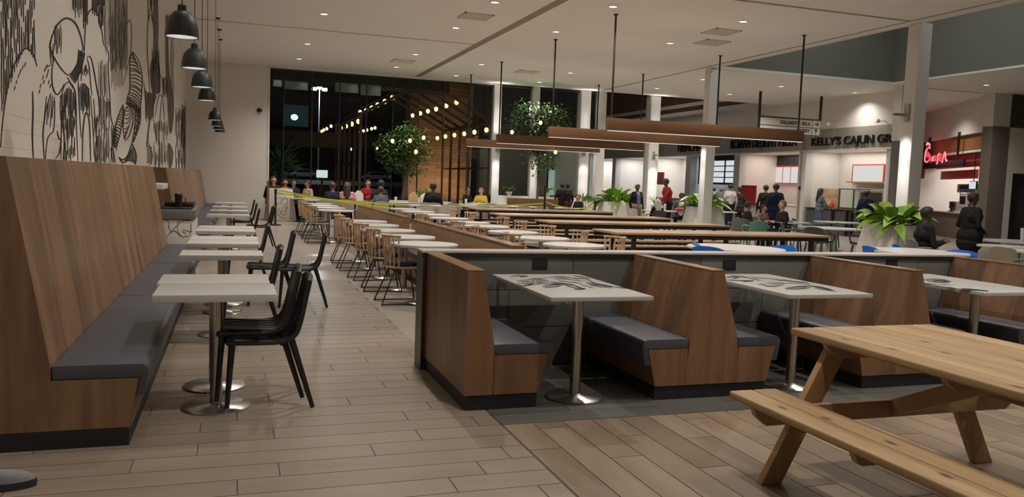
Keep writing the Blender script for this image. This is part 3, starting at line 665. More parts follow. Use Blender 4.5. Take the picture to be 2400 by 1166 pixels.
# ================================================================== CEILING FIXTURES
LENS = glow('downlight lens', (1, .96, .90), 1.1); TRIMM = mat('downlight trim', (.70, .68, .64), .5)
def make_downlight():
    t = thing('ceiling_downlight', 'x', 'light')
    MB().lathe([(.082, -.012), (.100, -.014), (.108, -.004), (.108, 0.02)], 20, caps=False).build('trim_ring', TRIMM, t)
    MB().lathe([(.001, -.010), (.084, -.010), (.084, .01)], 20).build('lens', LENS, t)
    return t
dl0 = make_downlight(); first = [True]
def downlight(x, y, label, power=None, z=HC, size=138):
    if first[0]: t = dl0; first[0] = False
    else: t = dup(dl0)
    t.location = (x, y, z); t['label'] = label; t['group'] = 'recessed ceiling downlights'
    s_ = spot('downlight_lamp', (0, 0, -.03), (0, 0, -3), power or DOWNLIGHT_W, R(size), .9, .055); s_.parent = t
    return t
names_x = {1.82: 'the left column of ceiling lights', 4.85: 'the column of ceiling lights left of the brown joint', 7.08: 'the column of ceiling lights right of the brown joint', 10.1: 'the column of ceiling lights over the hanging beams'}
for x, ys in ((1.82, (.65, 3.7, 8.3, 11.3, 15.9, 18.85, 23.3, 26.4)), (4.85, (.65, 3.7, 8.3, 11.3, 15.9, 18.95, 23.5, 26.5)), (7.08, (.6, 3.6, 7.5, 10.6, 15.15, 18.22, 24.38, 27.42)), (10.1, (.6, 3.6, 7.5, 10.6, 15.15, 18.22, 24.59, 27.4))):
    for i, y in enumerate(ys):
        pw_ = DOWNLIGHT_W*({1.82: .68, 4.85: .27, 7.08: .36, 10.1: .4}[x] if y < 5 else {1.82: .9, 4.85: .42, 7.08: .48, 10.1: .5}[x] if y < 13 else {1.82: 1.0, 4.85: .85, 7.08: .62, 10.1: .6}[x])
        downlight(x, y, '%s round recessed downlight in %s' % (ORD[i], names_x[x]), pw_)
for i, y in enumerate((2.6, 5.4, 8.2, 11.0)):  # unseen washers added to brighten the mural wall
    t = dup(dl0, loc=(-.05, y, HC)); t['label'] = '%s added unseen wall washer over the mural banquette' % ORD[i]; t['group'] = 'added unseen wall washers above the mural'
    for c in list(t.children):
        if c.type == 'LIGHT': bpy.data.objects.remove(c)
    s_ = spot('washer_fill', (0, 0, -.03), (-1.5, 0, -2.3), 62, R(95), .9, .055); s_.parent = t
RL = [(1540,207),(1648,186),(1831,202),(1710,221),(2003,217),(2017,246),(2312,199),(1420+620,172+60)]
for i, (px, py) in enumerate(RL[:7]):
    if i == 5: continue
    p = onz(px, py, HC)
    downlight(p.x, p.y, ['round downlight nearest the corner column', 'round downlight just left of the middle column', 'round downlight above the hanging direction sign', 'round downlight behind the direction sign hanger', 'round downlight in front of the Cajun letters', 'far round downlight close to the Cajun bulkhead', 'round downlight over the chicken counter'][i], [230, 230, 250, 250, 2.5, 0, 200][i])
downlight(23.9, 24.0, 'added round downlight in front of the chicken counter bulkhead', 150)  # extra downlight added to brighten the chicken counter bulkhead
for px, py, lab in ((1940, 291, 'bright downlight above the first Cajun letters'), (2058, 286, 'bright downlight above the last Cajun letters')):
    p = onx(px, py, XS-.35)
    t = thing('wall_spotlight', lab, 'light', (p.x, p.y, p.z), group='spotlights over the Cajun sign')
    MB().cyl((.10, 0, .04), (.36, 0, .04), .015, n=8).build('arm', WHITE, t); MB().lathe([(.02, .10), (.07, .04), (.075, -.03)], 16, caps=False).build('shade', WHITE, t); MB().lathe([(.001, 0), (.06, -.01), (.06, -.02)], 16).build('lens', LENS, t)
    spot('spot_lamp', (p.x, p.y, p.z-.05), (p.x-.1, p.y, p.z-2), 3, R(110), .7, .05, WARM, t)
VENT = mat('vent grey', (.36, .335, .30), .6); VENTW = mat('vent slat', (.60, .57, .52), .6)
for px, py, lab in ((1115, 38, 'square ceiling vent nearest the viewer, left of the brown joint'), (945, 143, 'small square ceiling vent close to the big window'), (1235, 168, 'square ceiling vent right of the brown joint'), (1668, 99, 'square ceiling vent over the right-hand hanging beams'), (1690, 74, 'pale ceiling vent beside the right-hand one'), (2035, 232, 'ceiling vent in front of the Cajun bulkhead')):
    p = onz(px, py, HC); t = thing('ceiling_vent', lab, 'vent', p, group='square ceiling vents')
    MB().box(-.32, .32, -.32, .32, -.012, .0).build('backing', VENT, t, smooth=False)
    for q in (-.33, .30): MB().box(q, q+.03, -.33, .33, -.022, 0).build('frame', VENTW, t, smooth=False); MB().box(-.33, .33, q, q+.03, -.022, 0).build('frame', VENTW, t, smooth=False)
    for k in range(7): MB().bar((-.29, -.26+k*.087, -.012), (.29, -.26+k*.087, -.012), .05, .006, up=(0, .5, .8)).build('slat', VENTW, t, smooth=False)

# ---- pendants over the left tables
PSH = mat('pendant grey green', (.016, .020, .018), .5); PIN = mat('pendant inside white', (.8, .78, .74), .5)
def make_pendant():
    t = thing('pendant_lamp', 'x', 'lamp')
    MB().lathe([(.022, .255), (.030, .25), (.032, .205), (.060, .195), (.095, .155), (.115, .10), (.123, .04), (.126, 0)], 28, caps=False).build('shade', PSH, t, solid=-.004); shd = t.children[-1]
    MB().lathe([(.001, .185), (.055, .185), (.09, .15), (.11, .10), (.118, .04), (.121, .003)], 28, caps=False).build('shade_lining', PIN, shd)
    MB().lathe([(.001, .05), (.03, .06), (.04, .09), (.025, .13), (.018, .17)], 14).build('bulb', glow('pendant bulb', (1, .95, .88), 4), t)
    MB().lathe([(.001, .010), (.119, .010), (.119, .014)], 28).build('diffuser', glow('pendant diffuser', (1, .97, .92), .46), t)
    MB().cyl((0, 0, .25), (0, 0, HC-2.55-.03), .0045, n=6).build('cord', BLACK, t); MB().lathe([(.05, HC-2.55-.03), (.055, HC-2.55-.01), (.055, HC-2.55)], 16).build('canopy', PSH, t)
    return t
p0 = make_pendant()
for i, y in enumerate((7.22, 9.32, 11.32, 13.36, 18.28, 20.6, 22.2, 23.84)):
    t = p0 if i == 0 else dup(p0)
    t.location = (-.42, y, 2.55); t['label'] = '%s dark bell pendant lamp from the viewer, over the left tables' % ORD[i]; t['group'] = 'bell pendant lamps'
    s_ = spot('pendant_light', (0, 0, -.01), (0, 0, -2), PENDANT_W, R(120), .5, .04, (1, .93, .82)); s_.parent = t

# ---- wooden linear lights hung over the long tables
LED = glow('led strip', (1, .95, .86), .5)
for i, y in enumerate((15.8, 19.2, 23.55, 26.9)):
    t = thing('hanging_beam_light', '%s of four long wood beam lights hung on black rods' % ORD[i], 'light', (9.83, y, 2.64), group='hanging wood beam lights')
    MB().box(-2.46, 2.46, -.055, .055, .012, .27).build('beam', BEAMW, t, bevel=.004)
    MB().box(-2.44, 2.44, -.035, .035, 0, .012).build('light_strip', LED, t, smooth=False)
    for x in (-2.37, 2.33):
        MB().cyl((x, 0, .27), (x, 0, HC-2.64), .022, n=8).build('rod', BLACKM, t)
        MB().cyl((x, 0, HC-2.64-.02), (x, 0, HC-2.64), .05, n=12).build('rod_plate', BLACKM, t)
    a_ = area('beam_lamp', (0, 0, -.01), (0, 0, -2), 16, 4.8, .08, WARM); a_.parent = t
    a_ = area('beam_ceiling_fill', (0, 0, .285), (0, 0, 2), 3, 4.8, .08, WARM); a_.parent = t  # upward light added to brighten the ceiling above the beams

# ---- hanging direction sign
YS = 25.2
A = ony(1783, 212, YS); B_ = ony(1926, 222, YS); zb = ony(1926, 318, YS).z; zm = ony(1926, 302, YS).z; zt = ony(1926, 284, YS).z; z3 = ony(1783, 275, YS).z
sgn = thing('direction_sign', 'hanging direction sign with arrows under two black hangers', 'sign', (A.x, YS, zb)); W_ = B_.x-A.x; T_ = HC-zb
MB().box(-.04, .04, -.03, .03, -.0, T_).build('hanger', BLACKM, sgn, smooth=False); MB().box(W_-.04, W_+.04, -.03, .03, zt-zb, T_).build('hanger', BLACKM, sgn, smooth=False)
SG = mat('sign pale panel', (.56, .53, .48), .5)
MB().box(.04, W_-.0, -.02, .02, zm-zb+.01, zt-zb).build('sign_panel', SG, sgn, smooth=False)
MB().box(.04, W_-.0, -.02, .02, 0, zm-zb-.01).build('sign_panel', SG, sgn, smooth=False)
for zz in (zt-zb, zm-zb, z3-zb+.05): MB().box(0, W_, -.024, .024, zz-.012, zz+.012).build('rail', BLACKM, sgn, smooth=False)
MB().box(W_-.36, W_-.34, -.024, -.018, 0, zt-zb).build('divider', BLACKM, sgn, smooth=False)
RY = Matrix(((1, 0, 0), (0, 0, -1), (0, 1, 0))).to_4x4()
def sign_text(txt, right, z, size):
    me = text_mesh(txt, size, .006, 'RIGHT', LET, bold=.004); letters(me, sgn, Matrix.Translation((right, -.026, z))@RY, LET)
h1 = zt-zm
sign_text("DILLARD'S \u00b7 BELK", W_-.42, zm-zb+h1*.28, h1*.62); sign_text('EATERY', W_-.42, (zm-zb)*.3, h1*.62)
def arrow(cx, cz, r, up):
    m = MB(); d = Vector((0, 0, 1)) if up else Vector((1, 0, 0)); s_ = Vector((1, 0, 0)) if up else Vector((0, 0, 1)); c = Vector((cx, -.024, cz))
    m.bar(c-d*r, c+d*r, .03, .008, up=(0, 1, 0)); m.bar(c+d*r, c+d*r*.2+s_*r*.7, .03, .008, up=(0, 1, 0)); m.bar(c+d*r, c+d*r*.2-s_*r*.7, .03, .008, up=(0, 1, 0))
    m.build('arrow', LET, sgn, smooth=False)
arrow(W_-.17, zm-zb+h1*.5, h1*.34, False); arrow(W_-.17, (zm-zb)*.5, h1*.34, True)

# ---- small camera on the end wall
t = thing('security_camera', 'small dark dome camera on the white end wall', 'camera', (ony(608, 257, YB).x, YB, ony(608, 257, YB).z))
MB().cyl((0, 0, 0), (0, -.06, 0), .05, n=12).build('mount', BLACK, t); MB().ell((0, -.10, -.03), (.09, .08, .07)).build('dome', BLACK, t)

# ================================================================== OUTSIDE THE GLASS
struct('pavement', MB().box(-40, 12.9, 29.0, 54, -.3, -.03).box(-60, 60, 54, 175, .2, .9), mat('night asphalt', (.035, .035, .037), .6, namt=.3, nscale=1), 'dark outdoor pavement and raised car park', smooth=False)
RUST = mat('rust brown steel', (.13, .055, .028), .5)
pg = thing('pergola', 'brown steel gable pergola hung with bulbs beyond the window', 'pergola', (6.7, 30, -.03))
RZ, EZ, HW = 5.15, 3.78, 2.45
MB().box(-.05, .05, -.05, 7.55, RZ-.06, RZ+.06).build('ridge_beam', RUST, pg, smooth=False)
for s_ in (-1, 1): MB().box(s_*HW-.05, s_*HW+.05, -.05, 7.55, EZ-.06, EZ+.06).build('eave_beam', RUST, pg, smooth=False); MB().box(s_*HW-.03, s_*HW+.03, 0, 7.5, 2.0, 2.07).build('side_rail', RUST, pg, smooth=False)
for k in range(6):
    y = 1.5*k
    for s_ in (-1, 1):
        MB().bar((0, y, RZ), (s_*HW, y, EZ), .07, .10).build('rafter', RUST, pg, smooth=False)
        MB().box(s_*HW-.045, s_*HW+.045, y-.045, y+.045, 0, EZ).build('post', RUST, pg, smooth=False)
BULB = glow('warm bulb', (1, .70, .36), 1.3); bulbme = MB().ell((0, 0, 0), (.085, .085, .10), 12, 8).mesh('bulb', BULB)
def light_string(rows, label, lit=True, wire=True, sag=0, r=1.0, pw=None):
    t = thing('light_string', label, 'string lights', rows[0], group='bulb strings')
    o0 = Vector(rows[0])
    for p in rows:
        b_ = link('bulb', bulbme, t, Vector(p)-o0); b_.scale = (r, r, r)
        MB().cyl((p[0]-o0.x, p[1]-o0.y, p[2]-o0.z+.09*r), (p[0]-o0.x, p[1]-o0.y, p[2]-o0.z+.2*r), .02, n=6).build('socket', BLACK, t)
        if lit: point('bulb_light', p, pw or BULB_W, .08, (1, .6, .28), t)
    if wire and len(rows) > 1: MB().tube([Vector(p)-o0+Vector((0, 0, .2*r)) for p in rows], .008, 5).build('cable', BLACK, t)
def row(pts, y0, y1): n = len(pts); return [ony(p[0], p[1], y0+(y1-y0)*i/(n-1)) for i, p in enumerate(pts)]
light_string(row([(920,229),(902,238),(885,246),(871,253),(858,259),(844,263)], 30.3, 37.2), 'row of six bulbs under the left slope of the pergola')
light_string(row([(1070,240),(1046,248),(1022,256),(1003,261),(985,266),(967,271)], 30.3, 37.2), 'row of six bulbs under the right slope of the pergola')
light_string(row([(1140,305),(1112,310),(1088,314),(1065,317),(1044,320),(1025,324)], 30.2, 37.2), 'row of six bulbs along the right eave of the pergola')
light_string(row([(840,285),(825,291),(811,296),(799,300)], 32, 37), 'row of four bulbs along the left eave of the pergola')
light_string(row([(879,300),(871,302),(860,305),(852,307),(844,310)], 38, 41), 'far row of five small bulbs behind the pergola', False, r=.8)
light_string(row([(776,296),(766,302),(759,305),(754,308)], 38, 42), 'leftmost short row of bulbs behind the pergola', False, r=.8)
light_string(row([(822,350),(844,350),(884,348)], 38, 38.4), 'low row of three bulbs left of the first tree', False, r=.7)
# wood clad wall beyond the pergola, built board by board
cl = tag(MB().box(7.75, 10.85, 38.62, 38.9, 0, 9).build('wall_clad', mat('clad backing', (.05, .025, .012), .7), smooth=False), 'warm wood clad wall behind the pergola', kind='structure')
for k in range(58):
    z = .02+k*.155
    for a, b_ in (((7.75, 9.1), (9.1, 10.85)) if k % 2 else ((7.75, 9.9), (9.9, 10.85))):
        MB().box(a+.006, b_-.006, 38.58+.008*(k % 3), 38.63, z, z+.151).build('board', CLAD, cl, smooth=False)
MB().box(7.55, 7.75, 38.45, 38.9, 0, 9).build('corner_post', mat('dark post', (.03, .02, .016), .6), cl, smooth=False)
for i, x_ in enumerate((8.2, 10.0)):  # hidden floods added to brighten the wood clad wall
    t = thing('added_flood', ['left added unseen flood light washing the wood clad wall', 'right added unseen flood light washing the wood clad wall'][i], 'light', (x_, 36.6, -.03)); MB().box(-.12, .12, -.08, .08, .05, .2).build('housing', BLACKM, t, bevel=.01); MB().box(-.02, .02, -.02, .02, 0, .06).build('stem', BLACKM, t)
    spot('flood_fill', (x_, 36.75, .22), (x_+.15, 38.6, 2.9), 125, R(115), .8, .08, (1, .76, .52), t)
struct('wall_outer_dark', MB().box(10.85, 13.0, 38.6, 38.9, 2.6, 9).box(-12, 7.4, 29.6, 31, 4.72, 5.2), mat('outer dark', (.025, .018, .014), .7), 'dark outer walls and soffit in the night', smooth=False)
# grey panels outside imitating reflections in the glass, with added small spots
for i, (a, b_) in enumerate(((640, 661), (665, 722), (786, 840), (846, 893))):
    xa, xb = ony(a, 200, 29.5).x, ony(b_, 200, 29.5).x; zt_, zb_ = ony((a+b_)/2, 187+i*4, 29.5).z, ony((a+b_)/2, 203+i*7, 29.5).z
    t = MB().box(xa, xb, 29.5, 29.55, zb_, zt_).build('reflection_panel', mat('reflection grey', (.30, .31, .30), .5), bpy.data.objects['wall_outer_dark'], smooth=False)
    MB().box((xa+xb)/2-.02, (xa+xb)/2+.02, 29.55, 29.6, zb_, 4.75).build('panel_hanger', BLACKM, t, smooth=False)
    spot('reflection_spot', (xb-.12, 29.2, zt_+.05), (xb-.15, 29.5, zb_), .9, R(80), .9, .03, (.95, 1, .97), t)
struct('wall_canopy', MB().box(-6, 7.3, 44, 44.3, 2.95, 3.75), BROWNP, 'long brown canopy edge outside', smooth=False)
# far dark building with one blue lit window
fb = thing('far_building', 'dark building across the car park with one bluish window', 'building', (0, 165, .9))
MB().box(-30, 45, 0, 6, 0, 32).build('wall', mat('far wall', (.02, .02, .022), .7), fb, smooth=False)
p, q = ony(664, 245, 165), ony(722, 298, 165)
MB().box(p.x, q.x, -.1, 0, q.z-.9, p.z-.9).build('window', glow('blue dim window', (.10, .20, .22), .06), fb, smooth=False)
p = ony(690, 275, 164.8); MB().ell((p.x, -.15, p.z-.9), (.7, .1, .6)).build('window_lamp', glow('cool lamp', (.75, .9, .95), .9), fb)
lp = thing('street_lamp', 'tall car park lamp with three white heads', 'street lamp', (10.2, 110, .9))
MB().cyl((0, 0, 0), (0, 0, 11.7), .12, .07, 10).build('pole', mat('lamp pole', (.5, .52, .55), .5, emit=0), lp)
for dx in (-.66, .0, .66): MB().box(dx-.32, dx+.32, -.25, .25, 11.55+.2*(dx == 0), 11.95+.2*(dx == 0)).build('lamp_head', glow('lamp head', (.85, .9, 1), 2.2), lp, bevel=.06)
point('street_lamp_light', (10.2, 108.5, 12.6), 900, .3, (.85, .92, 1), lp)
def car(x, y, rz, col, label, s=1.0):
    t = thing('parked_car', label, 'car', (x, y, .9), rz); m = mat('car paint '+label[:12], col, .3, metal=.2)
    MB().prism([(-2.2,.35),(-2.25,.75),(-1.5,.92),(-.9,1.45),(.9,1.5),(1.6,1.0),(2.2,.85),(2.25,.4)], 'Y', -.85, .85).build('body', m, t, bevel=.06); bd = t.children[-1]
    MB().prism([(-1.35,.95),(-.85,1.4),(.85,1.44),(1.4,1.0)], 'Y', -.87, .87).build('side_glass', BLACK, bd)
    for wx in (-1.4, 1.4):
        for wy in (-.8, .8): MB().cyl((wx, wy-.1, .33), (wx, wy+.1, .33), .33, n=16).build('wheel', BLACK, t)
    for wy in (-.6, .6): MB().box(-2.26, -2.2, wy-.15, wy+.15, .62, .74).build('headlight', mat('headlight', (.7, .7, .72), .2), bd, smooth=False)
p = ony(711, 402, 125); car(p.x, 125, .1, (.55, .57, .6), 'silver car parked beyond the window near the yucca')
p = ony(640, 408, 120); car(p.x, 120, -.2, (.25, .25, .27), 'grey car cut off by the window edge')
p = ony(880, 410, 128); car(p.x, 128, .05, (.3, .32, .34), 'dull silver car behind the red-clad diner')
p, q = ony(743, 397, 40), ony(768, 416, 40)
t = thing('lit_white_panel', 'small bright white glow panel out in the dark', 'sign', (p.x, 40, -.03)); MB().box(0, q.x-p.x, 0, .3, q.z, p.z).build('lit_face', glow('glow panel', (.95, 1, .97), .55), t, bevel=.02); MB().box((q.x-p.x)/2-.04, (q.x-p.x)/2+.04, .1, .2, 0, q.z).build('post', BLACKM, t)  # made-up lit panel and post in place of an unidentified white patch
# vestibule seen through the right-hand panes
struct('wall_vestibule', MB().box(ony(1344, 400, 33).x, 12.9, 33, 33.2, 0, 3.4), mat('vestibule wall', (.30, .28, .26), .6), 'pale vestibule wall behind the panes', smooth=False)
struct('wall_vestibule_upper', MB().box(9.75, 12.9, 33, 33.2, 3.4, 9), mat('outer dark'  , (.025, .018, .014), .7), 'dark upper wall over the vestibule', smooth=False)
struct('wall_vestibule_pier', MB().box(ony(1329, 400, 32.8).x, ony(1345, 400, 32.8).x, 32.7, 33, 0, 3.4), CLAD, 'brown pier in the vestibule', smooth=False)
p, q = ony(1283, 395, 33), ony(1312, 460, 33)
dd = struct('door_2', MB().box(p.x, q.x, 33, 33.06, 0, p.z), BLACKM, 'mint lit glass door of the vestibule', smooth=False)
MB().box(p.x+.06, q.x-.06, 32.96, 33.0, .05, p.z-.06).build('pane', glow('mint lit glass', (.62, .80, .70), .30), dd, smooth=False)
p, q = ony(1180, 392, 34), ony(1222, 440, 34)
struct('wall_vestibule_left', MB().box(9.9, q.x+.2, 34, 34.1, 0, 3.0), mat('vestibule dim', (.22, .19, .17), .6), 'dim partition behind the panes', smooth=False)
point('vestibule_lamp', (10.6, 31.6, 3.2), 22, .2, (1, .9, .8))

# ================================================================== LEFT BANQUETTES
def banquette(y0, y1, label, zt=1.52):
    t = thing('banquette', label, 'bench', (0, y0, 0)); L_ = y1-y0
    MB().box(-1.50, -.53, .0, L_, 0, .10).build('plinth', PLINTH, t, smooth=False)
    MB().prism([(-1.50, .10), (-.90, .10), (-.90, .43), (-1.09, zt), (-1.50, zt)], 'Y', .012, L_).build('backrest', BENCHW, t, smooth=False)
    MB().prism([(-1.50, .10), (-.525, .10), (-.505, .24), (-.485, .365), (-.90, .365), (-.90, .43), (-1.09, zt), (-1.50, zt)], 'Y', 0, .012).build('end_panel', BENCHE, t, smooth=False)
    MB().prism([(-.90, .10), (-.52, .10), (-.48, .365), (-.90, .365)], 'Y', .012, L_).build('seat_base', BENCHE, t, smooth=False)
    MB().prism([(-.895, .367), (-.478, .367), (-.496, .27), (-.455, .27), (-.432, .395), (-.437, .425), (-.46, .443), (-.895, .443)], 'Y', .004, L_-.004).build('seat_cushion', VINYL, t, bevel=.008); cu_ = t.children[-1]
    n = max(1, round(L_/2.4))
    for k in range(1, n): MB().box(-.895, -.436, k*L_/n-.004, k*L_/n+.004, .441, .4445).build('cushion_seam', PLINTH, cu_, smooth=False)
    return t
banquette(4.71, 12.42, 'long high-backed oak banquette with blue grey seat at the left')
banquette(14.6, 28.7, 'far high-backed oak banquette beyond the tray station')
# tray and waste station between the two banquettes
STM = mat('station white', (.66, .62, .56), .45)
ts = thing('tray_station', 'white printed waste station with grey tray top between the banquettes', 'waste station', (-1.50, 12.6, 0))
MB().box(0, .92, 0, 1.7, 0, .78).build('body', STM, ts, bevel=.01); MB().box(-.0, .95, -.02, 1.72, .78, .92).build('top', mat('station grey', (.15, .15, .15), .4), ts, bevel=.01)
MB().box(.2, .9, .1, 1.2, .92, .94).build('tray_rail', BLACK, ts, bevel=.004)
smap = lambda px, py: (lambda p: (p.x+1.50, -.003, p.z))(ony(px, py, 12.6))
pr = MB(); Q = lambda pts, wd: ribbon(pr, smooth_path([(380+x/6.478, 380+y/6.478) for x, y in pts], 4), wd, smap)
for pts in ([(20,850),(90,900),(100,980),(130,1060)], [(95,850),(110,880)], [(250,870),(230,960),(180,1010),(130,1060)], [(290,860),(320,885),(440,890)], [(230,1000),(260,930),(330,890),(420,880),(470,850)], [(230,1000),(250,1080),(300,1130),(340,1150)], [(310,1025),(380,1050),(460,1060)], [(300,1040),(340,1080),(370,1080)], [(75,1160),(110,1090),(180,1050),(240,1080),(270,1140)], [(430,930),(440,1010),(420,1120)], [(330,1140),(360,1120),(400,1140)]): Q(pts, 1.3)
pr.build('flower_print', INK, ts, smooth=False)
MB().box(.5, .9, .6, 1.3, .94, 1.0).build('tray_stack', BLACK, ts, bevel=.01)
t = thing('black_cup', 'black lidded cup standing on the tray station', 'cup', (-.80, 13.1, .941)); MB().lathe([(.045, 0), (.055, .17), (.06, .172), (.06, .185), (.05, .20)], 16).build('cup', BLACK, t); MB().tube([(.055, 0, .05), (.10, 0, .07), (.10, 0, .13), (.057, 0, .15)], .009, 6).build('handle', BLACK, t)
t = thing('shelf_box', 'white wall box shelf above the tray station', 'shelf', (-1.535, 12.75, 1.08)); MB().box(0, .55, 0, .9, .12, .20).build('shelf', STM, t, bevel=.006); MB().box(.0, .04, .1, .8, 0, .12).build('bracket', BLACKM, t)

# ================================================================== WHITE RECTANGULAR TABLES
def make_rect_table(wx, wy, h=.75):
    t = thing('cafe_table', 'x', 'table')
    tp = MB().box(-wx/2, wx/2, -wy/2, wy/2, h-.045, h).build('tabletop', LAM, t, bevel=.004)
    MB().lathe([(.001, 0), (.205, 0), (.208, .008), (.195, .016), (.05, .022), (.04, .03)], 32).build('base', STEEL, t)
    MB().cyl((0, 0, .02), (0, 0, h-.05), .038, n=20).build('pole', STEEL, t)
    MB().box(-.12, .12, -.12, .12, h-.053, h-.045).build('top_plate', BLACKM, tp)
    return t
rt0 = make_rect_table(.70, .515)
rts = [(-.105, 5.39), (-.125, 5.93), (-.11, 7.85), (-.11, 9.10), (-.11, 9.66), (-.11, 11.0), (-.11, 11.6), (-.11, 15.0), (-.11, 16.7), (-.11, 18.6), (-.11, 21.0)]
for i, (x, y) in enumerate(rts):
    t = rt0 if i == 0 else dup(rt0)
    t.location = (x, y, 0); t['group'] = 'white tables along the left banquette'; t['label'] = '%s white rectangular table on a steel pole along the left banquette' % (ORD[i])

# ================================================================== BLACK SLAT CHAIRS
def make_black_chair():
    """faces -x; origin on the floor under the seat centre"""
    t = thing('slat_chair', 'x', 'chair')
    def prof(v):     # side profile of one slat, v = half-width position -1..1
        dz = -.012*(1-v*v)
        return [(-.225, .435+dz), (-.20, .452+dz), (-.05, .445+dz), (.08, .438+dz), (.15, .445+dz), (.185, .48), (.205, .55), (.225, .66), (.245, .75), (.262, .815)]
    for k in range(8):
        v = -1+2*(k+.5)/8; m = MB()
        pts = smooth_path([(p[0], 0, p[1]) for p in prof(v)], 3)
        for q in range(len(pts)-1):
            tq = q/(len(pts)-1); w0 = .215-.03*tq
            y0, y1 = v*w0, v*(.215-.03*(q+1)/(len(pts)-1))
            m.bar((pts[q].x, y0, pts[q].z), (pts[q+1].x, y1, pts[q+1].z), .026, .014, up=(-.3, 0, 1))
        m.build('slat', BLACK, t)
    for s_ in (-1, 1):
        path = smooth_path([(-.225, s_*.215, .425), (-.05, s_*.225, .425), (.10, s_*.225, .43), (.18, s_*.222, .47), (.215, s_*.21, .56), (.24, s_*.20, .68), (.268, s_*.185, .81)], 4)
        MB().tube(path, .017, 8).build('side_rail', BLACK, t)
        MB().cyl((-.195, s_*.195, .43), (-.225, s_*.225, 0), .021, .014, 10).build('leg', BLACK, t)
        MB().cyl((.16, s_*.195, .435), (.295, s_*.225, 0), .022, .014, 10).build('leg', BLACK, t)
    MB().tube(smooth_path([(-.215, -.215, .425), (-.232, 0, .415), (-.215, .215, .425)], 5), .019, 8).build('front_rail', BLACK, t)
    MB().tube(smooth_path([(.262, -.19, .80), (.276, -.1, .822), (.282, 0, .826), (.276, .1, .822), (.262, .19, .80)], 4), [.018]*17, 8).build('top_rail', BLACK, t)
    MB().tube([(.10, -.215, .415), (.10, .215, .415)], .015, 8).build('cross_rail', BLACK, t)
    return t
bc0 = make_black_chair()
bcs = [((.185, 5.50, 0), 0, 'black slat chair at the nearest white table, bottom of the stack'), ((.125, 5.56, .048), 0, 'black slat chair stacked on top of another at the nearest table'),
       ((.12, 7.70, 0), 0, 'black slat chair tucked at the second white table'), ((.37, 9.72, 0), 0, 'black slat chair standing just right of the third white table'), ((.71, 9.55, 0), R(-4), 'black slat chair pulled out into the aisle'),
       ((.13, 11.0, 0), 0, 'black slat chair at the sixth white table'), ((.15, 15.8, 0), 0, 'black slat chair at the far tables, nearest of that group'), ((.46, 17.1, 0), R(5), 'black slat chair standing out beside the barrier post'), ((.17, 18.6, 0), 0, 'black slat chair at the third far white table'), ((.17, 21.0, 0), 0, 'farthest black slat chair by the white end wall')]
for i, (l, a, lab) in enumerate(bcs):
    t = bc0 if i == 0 else dup(bc0)
    t.location = l; t.rotation_euler = (0, 0, a); t['label'] = lab; t['group'] = 'black slat chairs'

# ================================================================== BOOTHS
YW, YN = 6.20, 4.98
hw = struct('wall_booth', MB().box(1.40, 6.84, YW, YW+.16, -.006, .915), mat('booth wall core', (.06, .06, .055), .6), 'half wall behind the booths with grey green tiles', smooth=False)
TILE = wood('grey green booth tile', (.115, .118, .105), (.185, .188, .168), 'X', 1.4, 7, .4, .18, .05)
for r_, (z0, z1) in enumerate(((.0, .315), (.315, .62), (.62, .905))):
    x = 1.44-(.55 if r_ % 2 else 0)
    while x < 6.8:
        a, b_ = max(x, 1.44), min(x+1.2, 6.82)
        if b_-a > .05: MB().box(a+.003, b_-.003, YW-.012, YW, z0+.003, z1-.003).build('wall_tile', TILE, hw, smooth=False)
        x += 1.2
cap = MB().box(1.37, 6.87, YW-.03, YW+.19, .915, .932).build('wall_cap', mat('pale cap', (.52, .48, .44), .3), hw, smooth=False)
MB().box(1.37, 6.87, YW-.032, YW-.02, .885, .917).build('cap_edge', BLACKM, hw, smooth=False)
MB().box(1.375, 1.44, YW-.03, YW+.19, 0, .915).build('end_post', mat('dark steel', (.10, .09, .085), .35, metal=.8), hw, smooth=False)
def booth(xc, sides, label, y1=YW-.035):
    """wood booth; sides: -1 seat to the left, +1 seat to the right"""
    t = thing('booth_bench', label, 'bench', (xc, YN, 0)); D = y1-YN
    xl, xr = (-.95 if -1 in sides else 0), (.50 if 1 in sides else 0)
    if sides == (1,):  bk = [(.0, .10), (.19, .10), (.19, .43), (.105, .91), (.0, .91)]; pl = (0, .51)
    else: bk = [(-.225, .10), (.225, .10), (.19, .43), (.05, .91), (-.05, .91), (-.19, .43)]; pl = (-.46, .46)
    MB().box(pl[0]+.01, pl[1]-.01, .012, D, 0, .10).build('plinth', PLINTH, t, smooth=False)
    MB().prism(bk, 'Y', .014, D).build('backrest', BOOTHW, t, smooth=False)
    MB().prism(bk, 'Y', 0, .014).build('back_end_panel', BOOTHE, t, smooth=False)
    xt = [p[0] for p in bk if p[1] > .9]
    MB().box(min(xt)-.004, max(xt)+.004, -.002, D, .91, .918).build('cap_strip', BOOTHTOP, t, smooth=False)
    for s_ in sides:
        if sides == (1,): a, b_, c = .19, .51, .57
        else: a, b_, c = .205, .455, .52
        MB().prism([(s_*a, .10), (s_*b_, .10), (s_*c, .36), (s_*a, .36)], 'Y', .016, D).build('seat_base', BOOTHE, t, smooth=False)
        MB().prism([(s_*(a+.004), .10), (s_*b_, .10), (s_*c, .36), (s_*(a+.004), .36)], 'Y', .002, .016).build('seat_end_panel', BOOTHE, t, smooth=False)
        MB().prism([(s_*a, .362), (s_*(c+.002), .362), (s_*(c-.028), .25), (s_*(c+.022), .25), (s_*(c+.048), .385), (s_*(c+.042), .415), (s_*(c+.015), .432), (s_*a, .432)], 'Y', .004, D-.004).build('seat_cushion', VINYL, t, bevel=.010)
    return t
booth(1.405, (1,), 'single oak booth at the left end of the half wall')
